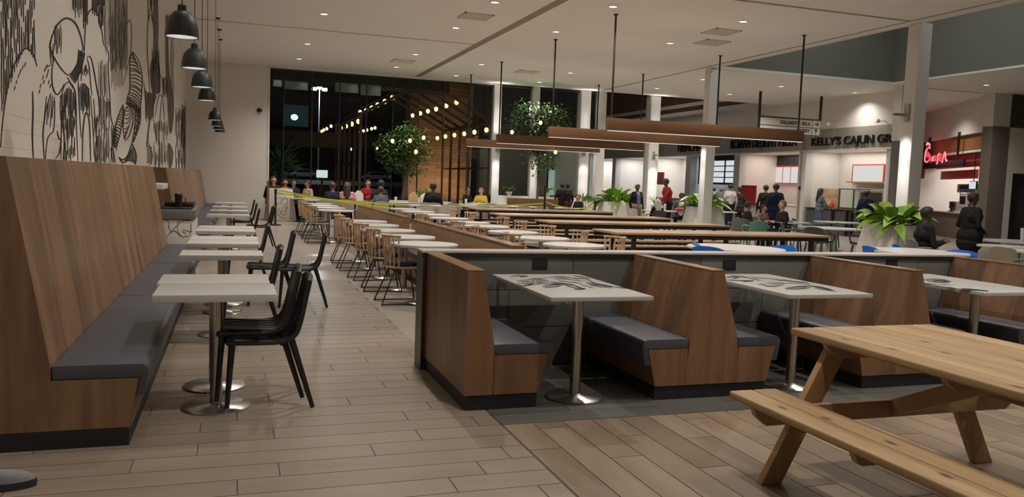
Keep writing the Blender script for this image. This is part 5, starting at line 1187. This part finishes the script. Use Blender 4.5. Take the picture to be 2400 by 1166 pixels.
def small_plant(x, y, z, label, s=.5, seed=1):
    q = random.Random(seed); t = thing('small_plant', label, 'plant', (x, y, z)); m = MB()
    for k in range(26):
        a = q.uniform(0, 6.28); b_ = len(m.v); m.grid(leaf_rows(s*q.uniform(.7, 1.1), .05*s/.5, q.uniform(.2, .6), (.5, .8), .1))
        ca, sa = math.cos(a), math.sin(a); m.v[b_:] = [(v[0]*ca-v[1]*sa, v[0]*sa+v[1]*ca, v[2]+.12) for v in m.v[b_:]]
    tag(m.build('foliage', LEAFB, t), kind='stuff'); MB().lathe([(.10, 0), (.13, .15), (.12, .15), (.11, .12)], 14).build('pot', PLANTER, t)
for i, (px, py, y) in enumerate(((1192, 449, 28.95), (1282, 452, 28.95), (1381-12, 462, 28.6), (1548, 460, 26.2), (998, 440, 27.5))):
    p = ony(px, py, y)
    if i < 2: small_plant(p.x, 28.92, 1.0, ['spiky plant on the low wall right of the big window', 'spiky plant on the low wall behind the tree trunk'][i], .5, i)
def trough(px, y, label, seed):
    p = ony(px, 460, y); t = thing('plant_trough', label, 'planter', (p.x, y, 0)); MB().box(-.3, .3, -.15, .15, 0, .85).build('trough', PLANTER, t, bevel=.01); m = MB(); q = random.Random(seed)
    for k in range(34):
        a = q.uniform(0, 6.28); b_ = len(m.v); m.grid(leaf_rows(.45*q.uniform(.7, 1.1), .06, q.uniform(.1, .5), (.4, .9), .1)); ca, sa = math.cos(a), math.sin(a); ox = q.uniform(-.25, .25)
        m.v[b_:] = [(v[0]*ca-v[1]*sa+ox, v[0]*sa+v[1]*ca, v[2]+.85) for v in m.v[b_:]]
    tag(m.build('foliage', LEAFB, t), kind='stuff')
trough(1378, 27.6, 'narrow white trough of spiky leaves by the corner column', 3); trough(1548, 27.0, 'narrow white trough of spiky leaves behind the man in red', 6); trough(996, 27.8, 'narrow white trough of dark leaves before the wood clad wall', 9)
def tree(x, y, z0, zc, rx, rz_, n, label, seed, trunk=.05, lobes=None):
    q = random.Random(seed); t = thing('indoor_tree', label, 'tree', (x, y, 0)); m = MB()
    lobes = lobes or [(0, 0, 0, 1)]
    for k in range(n):
        lx, ly, lz, ls = q.choice(lobes)
        while True:
            p = Vector((q.uniform(-1, 1), q.uniform(-1, 1), q.uniform(-1, 1)))
            if .25 < p.length < 1: break
        if q.random() < .5: p = p.normalized()*q.uniform(.7, 1.0)
        elif q.random() < .35: p = p.normalized()*q.uniform(1.0, 1.3)
        c = Vector((lx+p.x*rx*ls, ly+p.y*rx*ls, zc+lz+p.z*rz_*ls)); L_ = q.uniform(.10, .17); a = Vector((p.x+q.uniform(-.6, .6), p.y+q.uniform(-.6, .6), -.2+q.uniform(-.5, .5))).normalized(); s_ = a.cross(Vector((q.uniform(-.3, .3), q.uniform(-.3, .3), 1))).normalized()*L_*.24
        m.add([c, c+a*L_*.5+s_, c+a*L_, c+a*L_*.5-s_], [(0, 1, 2, 3)])
    tag(m.build('foliage', LEAFT, t, smooth=False), kind='stuff')
    MB().tube(smooth_path([(0, 0, z0), (.03, .02, z0+(zc-z0)*.5), (-.02, 0, zc)], 4), [trunk*(1-.04*k) for k in range(9)], 8).build('trunk', BARK, t)
    for k in range(7):
        a = k*.9+q.uniform(-.3, .3); e = Vector((math.cos(a)*rx*.75, math.sin(a)*rx*.75, zc+q.uniform(-.3, .6)*rz_)); s_ = Vector((0, 0, z0+(zc-z0)*q.uniform(.6, .95)))
        MB().tube([s_, s_.lerp(e, .5)+Vector((0, 0, .1)), e], [.03, .02, .008], 6).build('branch', BARK, t)
    return t
def tree_pot(x, y, label):
    t = thing('tree_planter', label, 'planter', (x, y, 0)); MB().lathe([(.30, 0), (.42, .6), (.38, .6), (.36, .52), (.001, .52)], 20).build('pot', PLANTER, t)
t1 = ony(945, 352, 28.0); tree(t1.x, 27.9, .5, t1.z, .98, .88, 3600, 'leafy indoor tree strung with bulbs left of the wood clad wall', 2, lobes=[(-.42, 0, .05, .6), (.35, 0, .25, .62), (.1, 0, .45, .5), (.25, 0, -.4, .6), (-.25, 0, -.35, .5), (.0, 0, 0, .75)]); tree_pot(t1.x, 27.9, 'white round pot of the tree left of the wood clad wall')
t2 = ony(1264, 320, 27.7); tree(t2.x, 27.7, .5, t2.z, 1.0, 1.15, 4600, 'taller leafy indoor tree in front of the lit columns', 5, lobes=[(-.45, 0, .5, .62), (.5, 0, .45, .62), (.1, 0, -.55, .62), (.0, 0, .2, .7)]); tree_pot(t2.x, 27.7, 'white round pot of the taller tree')
light_string([ony(961, 330, 27.2), ony(920, 331, 27.1), ony(975, 356, 27.0), ony(993, 323, 27.3)], 'four bulbs hung in the left tree', True, False, r=.75, pw=2.5)
light_string([ony(1200, 310, 26.6), ony(1267, 288, 26.5), ony(1302, 357, 26.7)], 'three bulbs hung in the taller tree', True, False, r=.75, pw=2.5)
yc = ony(655, 420, 30.3); t = thing('yucca', 'dark spiky yucca outside the left edge of the window', 'plant', (yc.x, 30.3, -.03)); m = MB(); q = random.Random(12)
for k in range(110):
    a = q.uniform(0, 6.28); el = q.uniform(-.5, 1.3); L_ = q.uniform(.7, 1.15); d = Vector((math.cos(a)*math.cos(el), math.sin(a)*math.cos(el), math.sin(el))); s_ = d.cross(Vector((0, 0, 1))).normalized()*.03; b_ = Vector((0, 0, 1.75+q.uniform(-.35, .35)))
    m.add([b_-s_, b_+s_, b_+d*L_*.6+s_*.8-Vector((0, 0, .03)), b_+d*L_-Vector((0, 0, .12)), b_+d*L_*.6-s_*.8-Vector((0, 0, .03))], [(0, 1, 2, 3, 4)])
tag(m.build('blades', LEAFY, t, smooth=False), kind='stuff'); MB().tube([(0, 0, 0), (.04, 0, .9), (0, 0, 1.8)], [.11, .09, .08], 8).build('trunk', BARK, t)

# ================================================================== PEOPLE
SKIN = {'dark': (.10, .050, .030), 'mid': (.30, .165, .105), 'light': (.48, .29, .205)}
def cm(name, c, rough=.75): return mat('cloth '+name, c, rough, spec=.15, namt=.25, nscale=9)
def capsule(mb, p0, p1, r0, r1):
    p0, p1 = Vector(p0), Vector(p1); d = p1-p0; L_ = d.length
    if L_ < 1e-5: mb.ell(p0, (r0, r0, r0), 10, 7); return
    d /= L_; path, rad = [], []
    for a in (-80, -50, -20): path.append(p0+d*r0*math.sin(R(a))); rad.append(r0*math.cos(R(a)))
    for k in range(5): path.append(p0.lerp(p1, k/4)); rad.append(r0+(r1-r0)*k/4)
    for a in (20, 50, 80): path.append(p1+d*r1*math.sin(R(a))); rad.append(r1*math.cos(R(a)))
    mb.tube(path, rad, 10)
def hand(pr, wrist, d, side):
    """palm, four unequal fingers slightly curled, thumb from the side of the palm"""
    w_ = Vector(wrist); d = Vector(d).normalized(); s_ = d.cross(Vector((0, 0, 1)));
    if s_.length < .1: s_ = Vector((0, 1, 0))
    s_.normalize(); dn = d.cross(s_).normalized()
    pr.append((w_, w_+d*.075, .026, .034, 'skin'))
    for k, L_ in enumerate((.062, .072, .068, .052)):
        b_ = w_+d*.09+s_*(-.03+.02*k); m_ = b_+d*L_*.55-dn*.006; pr.append((b_, m_, .0105, .010, 'skin')); pr.append((m_, m_+d*L_*.4-dn*.022, .010, .0085, 'skin'))
    b_ = w_+d*.03+s_*(-.03*side); pr.append((b_, b_+d*.04-s_*.03*side, .013, .010, 'skin')); pr.append((b_+d*.04-s_*.03*side, b_+d*.07-s_*.035*side-dn*.01, .010, .009, 'skin'))
def person(label, px, y, top_py, face, pose, top, bottom, hair, skin, arms=None, front=None, long_hair=False, bulk=1.0, lean=0, chair=None, head_yaw=0, hood=False, vox=.017, coat=False, group=None, h=None):
    p = ony(px, top_py, y); pr = []
    base = 1.75 if pose == 'stand' else 1.31
    hgt = h or p.z; hgt = max(1.55, min(1.88, hgt)) if pose == 'stand' else max(1.12, min(1.42, hgt)); s = hgt/base
    b_ = bulk
    if pose == 'stand': HZ, SZ = .94, 1.42
    else: HZ, SZ = .52, .985
    ln = lambda v: Vector((v[0], v[1]-lean*max(0, v[2]-HZ), v[2]))
    A_ = lambda p0, p1, r0, r1, tg: pr.append((ln(p0), ln(p1), r0, r1, tg))
    # torso
    A_((-.085, 0, HZ), (.085, 0, HZ), .125*b_, .125*b_, 'bottom'); A_((-.07, 0, HZ+.16), (.07, 0, HZ+.16), .115*b_, .115*b_, 'top'); A_((-.105, .005, SZ-.14), (.105, .005, SZ-.14), .120*b_, .120*b_, 'top'); A_((-.155, 0, SZ-.02), (.155, 0, SZ-.02), .07, .07, 'top'); A_((0, 0, HZ+.05), (0, 0, SZ-.1), .13*b_, .13*b_, 'top')
    A_((0, 0, SZ), (0, -.015, SZ+.10), .055, .05, 'skin')
    hc = ln((0, -.02, SZ+.192)); 
    pr.append((hc+Vector((0, .012, .035)), hc+Vector((0, .008, .0)), .088, .088, 'skin')); pr.append((hc+Vector((0, -.005, -.01)), hc+Vector((0, -.03, -.075)), .075, .042, 'skin'))
    cy, sy = math.cos(R(head_yaw)), math.sin(R(head_yaw)); HR = lambda v: hc+Vector((v[0]*cy-v[1]*sy, v[0]*sy+v[1]*cy, v[2]))
    pr.append((HR((0, -.092, .01)), HR((0, -.108, -.022)), .012, .016, 'skin'))
    for e in (-1, 1): pr.append((HR((e*.088, .01, .01)), HR((e*.09, .015, -.02)), .016, .012, 'skin'))
    # legs
    for e in (-1, 1):
        if pose == 'stand':
            k_ = (e*.10, -.01+.02*e, .50); a_ = (e*.105, .02+.03*e, .09)
            A_((e*.09, 0, HZ-.03), k_, .098*b_, .062, 'bottom'); A_(k_, a_, .062, .042, 'bottom'); A_((a_[0], a_[1]+.02, .05), (a_[0], a_[1]-.15, .04), .045, .035, 'shoe')
        else:
            k_ = (e*.13, -.44, .50); a_ = (e*.13, -.40, .09)
            pr.append((Vector((e*.09, -.02, .52)), Vector(k_), .095, .066, 'bottom')); pr.append((Vector(k_), Vector(a_), .064, .042, 'bottom')); pr.append((Vector((a_[0], a_[1]+.02, .05)), Vector((a_[0], a_[1]-.15, .04)), .045, .035, 'shoe'))
    if coat and pose == 'stand': A_((-.09, 0, HZ-.15), (.09, 0, HZ-.15), .145*b_, .145*b_, 'top'); A_((-.09, 0, HZ-.02), (.09, 0, HZ-.02), .15*b_, .15*b_, 'top')
    # arms: relaxed unless told otherwise
    default = [((.27, .03, SZ-.33), (.26, -.05, SZ-.58))]*2 if pose == 'stand' else [((.26, -.04, SZ-.30), (.13, -.24, .74))]*2
    arms = arms or default
    for e, (el, wr) in zip((-1, 1), arms):
        el = (e*el[0], el[1], el[2]); wr = (e*wr[0], wr[1], wr[2])
        A_((e*.175, 0, SZ-.03), el, .062*b_**.5, .047, 'top'); A_(el, wr, .046, .033, 'top')
        hand(pr, ln(wr), ln(wr)-ln(el), e)
    m = MB()
    for q in pr: capsule(m, *q[:4])
    me = m.mesh('person', SKINM[skin]); tmp = bpy.data.objects.new('tmp', me); COL.objects.link(tmp)
    rm = tmp.modifiers.new('r', 'REMESH'); rm.mode = 'VOXEL'; rm.voxel_size = vox; sm = tmp.modifiers.new('s', 'SMOOTH'); sm.factor = .5; sm.iterations = 3
    me2 = bpy.data.meshes.new_from_object(tmp.evaluated_get(bpy.context.evaluated_depsgraph_get())); bpy.data.objects.remove(tmp)
    me2.name = 'person'; me2.materials.clear()
    cols = {'skin': SKINM[skin], 'top': top, 'bottom': bottom, 'shoe': BLACK, 'front': front or top}; order = list(cols)
    for k in order: me2.materials.append(cols[k])
    n = len(me2.polygons); cen = np.empty(n*3); me2.polygons.foreach_get('center', cen); cen = cen.reshape(-1, 3); best = np.full(n, 9.); idx = np.zeros(n, int)
    for p0, p1, r0, r1, tg in pr:
        a = np.array(p0); d = np.array(p1)-a; L2 = max(d@d, 1e-9); tt = np.clip(((cen-a)@d)/L2, 0, 1); ds = np.linalg.norm(cen-a-tt[:, None]*d, axis=1)-(r0+(r1-r0)*tt)
        q = ds < best; best[q] = ds[q]; idx[q] = order.index(tg)
    if front:
        q = (idx == order.index('top')) & (abs(cen[:, 0]) < .075) & (cen[:, 1] < -.05); idx[q] = order.index('front')
    me2.polygons.foreach_set('material_index', idx); me2.shade_smooth()
    o = link('person', me2); o.location = (p.x, y, 0); o.rotation_euler = (0, 0, R(face)); o.scale = (s, s, s); tag(o, label, 'person', group)
    # hair, ears kept free at the face
    hm = MB(); rows = []
    for i in range(9):
        el = R(-52+142*i/8); rw = []
        for k in range(20):
            a = 2*math.pi*k/20; fr = max(0, -math.sin(a)); low = el
            side_ = max(0, math.cos(2*(a-math.pi/2)+math.pi)); lim = R(-52+34*side_) if not fr else R(-18+58*min(1, fr*1.3)); ee = max(el, lim)
            v = (.100*math.cos(ee)*math.cos(a), .004+.108*math.cos(ee)*math.sin(a), .03+.105*math.sin(ee)); rw.append(HR(v))
        rows.append(rw)
    hm.grid(rows, close=True); hm.add(rows[-1], [tuple(range(20))])
    if long_hair: capsule(hm, HR((0, .06, .0)), ln((0, .11, SZ-.12)), .085, .06); capsule(hm, HR((.05, .05, 0)), ln((.07, .08, SZ-.08)), .05, .035); capsule(hm, HR((-.05, .05, 0)), ln((-.07, .08, SZ-.08)), .05, .035)
    if hood: capsule(hm, HR((0, .03, .02)), ln((0, .09, SZ-.05)), .125, .11)
    hm.build('hair' if not hood else 'hood', hair, o)
    if abs(((face+head_yaw+180) % 360)-180) < 115:
        for e in (-1, 1): MB().ell(HR((e*.033, -.083, .018)), (.011, .007, .006), 8, 5).build('eye', BLACK, o)
        MB().ell(HR((0, -.083, -.052)), (.022, .008, .005), 8, 5).build('mouth', mat('lips', (.22, .08, .07), .5), o)
    if chair: shell(chair[0], p.x, y+.02, face, chair[1], 'chairs with seated people')
    return o
SKINM = {k: mat('skin '+k, v, .55) for k, v in SKIN.items()}
HB, HBR, HGY, HBL = mat('hair black', (.012, .010, .009), .6), mat('hair brown', (.05, .028, .016), .6), mat('hair grey', (.22, .20, .18), .6), mat('hair light brown', (.16, .095, .05), .6)
CB, CN_, CG, CW, CBR = cm('black', (.014, .013, .014)), cm('navy', (.018, .024, .055)), cm('slate', (.10, .115, .15)), cm('pale grey', (.42, .40, .38)), cm('dark brown', (.035, .026, .022))
CRED, CPINK, CJEAN, CKHAKI, CBEIGE, CBLUE, CWH = cm('red', (.26, .018, .022)), cm('pink', (.55, .27, .28)), cm('jeans', (.085, .11, .16)), cm('khaki', (.30, .25, .16)), cm('beige', (.36, .28, .20)), cm('denim shirt', (.14, .18, .30)), cm('white', (.62, .58, .55))
FWD = ((.25, -.12, 1.12), (.18, -.38, 1.02)); HIP = ((.36, .14, 1.14), (.20, .02, .97)); DOWN = ((.27, .03, 1.09), (.26, -.05, .84))
person('man in a dark red shirt leaning on a table, hand on hip', 1568, 24.35, 418, -95, 'stand', CRED, CB, HB, 'dark', arms=[HIP, ((.26, -.22, 1.12), (.2, -.50, .88))], bulk=1.12, lean=.12)
person('man in an open black jacket over a blue shirt, facing the viewer', 1494, 24.2, 431, 8, 'stand', CB, CKHAKI, mat('cap grey', (.20, .20, .21), .7), 'dark', front=CBLUE, bulk=1.12, coat=False)
person('person in a dark striped jacket at the left of the pizza queue', 1673, 28.4, 440, 170, 'stand', CB, CB, HB, 'dark')
person('person in a slate shirt with grey hair in the pizza queue', 1692, 27.8, 437, 178, 'stand', CG, CN_, HGY, 'mid', bulk=1.1)
person('person in a pale grey sweater in the pizza queue', 1713, 27.3, 431, 172, 'stand', CW, CB, HB, 'mid', bulk=1.1)
person('person in a dark brown coat at the right of the pizza queue', 1735, 27.8, 438, 185, 'stand', CBR, CB, HB, 'mid', coat=True)
person('person in black beside the red poster', 1796, 24.0, 433, 160, 'stand', CB, CB, HB, 'mid')
person('heavy man in a navy winter jacket behind the seated diners', 1820, 21.6, 430, 165, 'stand', CN_, CB, HBR, 'mid', bulk=1.28, coat=True)
person('woman with long dark hair and grey jacket at the Cajun counter', 1924, 24.4, 441, 75, 'stand', CG, CJEAN, HB, 'mid', long_hair=True, arms=[FWD, FWD])
person('man in navy bending at the Cajun counter', 2031, 22.1, 447, 150, 'stand', CN_, CB, HB, 'dark', bulk=1.15)
person('woman in a long black coat standing at the right', 2281, 10.9, 450, 82, 'stand', CB, CJEAN, HB, 'dark', vox=.013, coat=True, bulk=1.18, arms=[((.26, .05, 1.12), (.16, -.16, 1.0)), ((.26, .05, 1.12), (.16, -.16, 1.0))])
person('person in black seated behind the large planter', 2172, 10.6, 484, 70, 'sit', CB, CB, HB, 'dark', vox=.013, chair=('grey', 'grey armchair under the person in black'))
person('standing person in a black hooded coat near the far door', 1318, 27.0, 440, 160, 'stand', CB, CB, HB, 'dark', coat=True)
person('standing person in black top and dark red trousers near the far door', 1331, 26.6, 437, 200, 'stand', CB, cm('wine', (.10, .02, .025)), HB, 'dark')
person('seated person with a pale hat near the far door', 1357, 25.6, 455, -70, 'sit', CB, CB, HBL, 'light', chair=('beige', 'beige chair under the person with the pale hat'))
person('seated woman in a grey jacket with white shirt behind the man in red', 1599, 24.5, 452, -35, 'sit', CG, CB, HB, 'dark', front=CWH, chair=('dark grey', 'dark chair under the woman in the grey jacket'))
person('seated person with a white hood at the table of the man in red', 1542, 22.7, 468, 178, 'sit', CB, CJEAN, CWH, 'dark', hood=True, chair=('dark grey', 'dark chair under the person with the white hood'))
person('seated person in a black leather jacket at the white table', 1753, 18.3, 471, 75, 'sit', CB, CB, HB, 'mid', chair=('grey', 'grey armchair under the person in leather'))
person('seated woman with brown hair in a black coat at the white table', 1836, 17.0, 469, -100, 'sit', CB, CB, HBL, 'light', chair=('grey', 'grey armchair under the brown-haired woman'))
person('seated person in red patterned top across the white table', 1790, 18.9, 482, 20, 'sit', cm('red pattern', (.30, .12, .11)), CB, HB, 'light', chair=('teal', 'teal armchair under the person in red pattern'), h=1.15)
BC = 'beige chair under the '
for lab, px, y, tp, fa, tc_, hr, sk, kw in (('person in a navy jacket seated with their back turned, left of the pink hoodie', 780, 24.55, 427, 178, CN_, HBR, 'mid', {}), ('person in a pink hoodie seated with their back turned', 814, 24.5, 427, 170, CPINK, HBR, 'light', dict(long_hair=True)),
        ('person in a red jacket seated facing the viewer', 863, 27.9, 410, 10, CRED, HBR, 'light', dict(long_hair=True)), ('person in black leaning over a far table', 889, 26.0, 417, 150, CB, HB, 'dark', dict(bulk=1.3, lean=.2)), ('person in a slate top seated with their back turned', 893, 24.5, 437, 182, CG, HBR, 'mid', {}),
        ('person in dark blue seated beside the yucca', 688, 27.7, 420, 30, CN_, HB, 'mid', dict(bulk=1.2)), ('child in beige seated near the yucca', 722, 27.4, 422, -60, CBEIGE, HBR, 'mid', {}), ('person with long hair in yellow seated by the window edge', 668, 28.3, 419, 20, cm('mustard', (.35, .24, .05)), HBR, 'light', dict(long_hair=True)),
        ('person in dark red seated at the very edge of the window', 641, 27.75, 408, 10, CBR, HBR, 'light', dict(long_hair=True)), ('person in a black hooded jacket seated before the clad wall', 1016, 24.3, 428, 175, CB, HB, 'dark', dict(bulk=1.15)), ('person in yellow seated behind the pergola posts', 1128, 27.0, 440, -40, cm('yellow', (.48, .36, .05)), HBL, 'light', {}), ('person in dark clothes seated left of the yellow one', 1096, 27.9, 438, 40, CB, HB, 'mid', {})):
    person(lab, px, y, tp, fa, 'sit', tc_, CB, hr, sk, chair=('beige', BC+lab.split(' seated')[0].split(' leaning')[0]), vox=.02, **kw)

# ================================================================== SMALL THINGS
def cup(p, label, m=None, h=.14):
    t = thing('paper_cup', label, 'cup', p); MB().lathe([(.03, 0), (.042, h), (.04, h), (.035, h-.01)], 14).build('cup', m or CUPW, t); MB().lathe([(.043, h), (.043, h+.012), (.036, h+.02)], 14).build('lid', m or CUPW, t)
CUPW = mat('paper white', (.66, .63, .58), .6)
cup(onz(1568-10, 494, .757)+Vector((0, 0, 0)), 'white paper cup on the table of the man in red', h=.2); cup((4.7, 25.2, .751), 'white cup on a far table before the window'); cup((6.9, 25.0, .751), 'white cup on the far table near the clad wall'); cup((13.55, 11.1, .757), 'large white cup on the right-edge table', h=.22)
def bag(p, label, m, w_=.28, h=.30):
    t = thing('paper_bag', label, 'bag', p); MB().prism([(-w_/2, 0), (w_/2, 0), (w_/2*.95, h*.7), (w_*.18, h), (-w_*.2, h*.96), (-w_/2*.95, h*.7)], 'Y', -.08, .08).build('bag', m, t, bevel=.01); MB().box(-w_*.2, w_*.2, -.075, .075, h*.93, h+.02).build('folded_top', m, t)
bag((3.55, 25.15, .751), 'white folded paper bag beside the navy jacket', CUPW); bag((5.25, 25.2, .751), 'brown paper bag right of the pink hoodie', CARD); bag((5.65, 25.25, .751), 'crumpled white bag right of the brown bag', CUPW, .34, .28)
t = thing('red_cap', 'red bag lying on the table of the man in red', 'bag', (13.62, 23.4, .757)); MB().ell((0, 0, .05), (.16, .12, .075), z0=-.66).build('bag', RED, t); MB().tube(smooth_path([(-.1, -.05, .1), (0, -.08, .16), (.1, -.05, .1)], 4), .012, 6).build('strap', RED, t)
t = thing('black_bag', 'black bag lying on the right-edge table', 'bag', (13.9, 10.95, .757)); MB().ell((0, 0, .13), (.36, .2, .14), 18, 10, z0=-.9).build('bag', CB, t); MB().tube(smooth_path([(-.2, 0, .22), (0, 0, .36), (.2, 0, .22)], 5), .015, 6).build('handle', CB, t)
t = thing('food_tray', 'white food tray on the table beside the leather jacket', 'tray', (13.1, 17.2, .757)); MB().box(-.22, .22, -.16, .16, 0, .02).build('tray', CUPW, t, bevel=.004); MB().ell((-.05, 0, .04), (.09, .07, .03), z0=-.66).build('food', CARD, t)
# things on the Cajun counter
def carton(p, s_, label):
    t = thing('cardboard_box', label, 'box', p); MB().box(-s_/2, s_/2, -s_*.6, s_*.6, 0, s_*.7).build('box', CARD, t, bevel=.004); MB().box(-s_*.06, s_*.06, -s_*.605, s_*.605, s_*.69, s_*.705).build('packing_tape', mat('tape tan', (.42, .30, .17), .4), t, smooth=False)
carton((21.35, 25.75, .951), .55, 'lower cardboard box on the Cajun counter'); carton((21.33, 25.72, .951+.392), .50, 'upper cardboard box on the Cajun counter')
def sauce(p, c, label):
    t = thing('sauce_bottle', label, 'bottle', p); MB().lathe([(.06, 0), (.065, .02), (.065, .2), (.03, .26), (.02, .28)], 14).build('bottle', c, t); MB().lathe([(.02, .28), (.006, .34)], 10).build('nozzle', c, t)
sauce((21.12, 25.38, .951), mat('mustard plastic', (.55, .38, .02), .4), 'yellow sauce bottle beside the cardboard boxes'); sauce((21.12, 25.2, .951), RED, 'red sauce bottle beside the yellow one')
sg_ = thing('sneeze_guard', 'glass sneeze guard with metal frame on the Cajun counter', 'guard', (21.25, 23.5, .951))
for yy in (0, .75, 1.5): MB().box(-.02, .02, yy-.02, yy+.02, 0, .75).build('upright', mat('bronze', (.12, .09, .07), .4, metal=.5), sg_, smooth=False)
MB().box(-.04, .04, -.02, 1.52, .72, .76).build('top_rail', STEEL, sg_, smooth=False)
for yy in (.04, .79): MB().box(-.005, .005, yy, yy+.67, .05, .70).build('pane', GLASS, sg_, smooth=False)
t = thing('warming_oven', 'steel oven under the lit menu board of the Cajun grill', 'oven', (22.28, 23.6, 1.0)); MB().box(-.25, .25, 0, 1.3, 0, .75).build('housing', MACH, t, bevel=.02); MB().box(-.27, -.25, .12, 1.18, .12, .6).build('oven_door', mat('oven glass', (.07, .05, .042), .25), t, bevel=.005); MB().tube([(-.30, .2, .66), (-.30, 1.1, .66)], .015, 6).build('handle', STEEL, t)
t = thing('back_counter', 'steel back counter under the oven', 'counter', (21.95, 23.35, 0)); MB().box(0, .62, 0, 3.1, .0, .96).build('body', MACH, t, smooth=False); MB().box(-.02, .64, -.0, 3.12, .96, 1.0).build('worktop', STEEL, t, smooth=False)
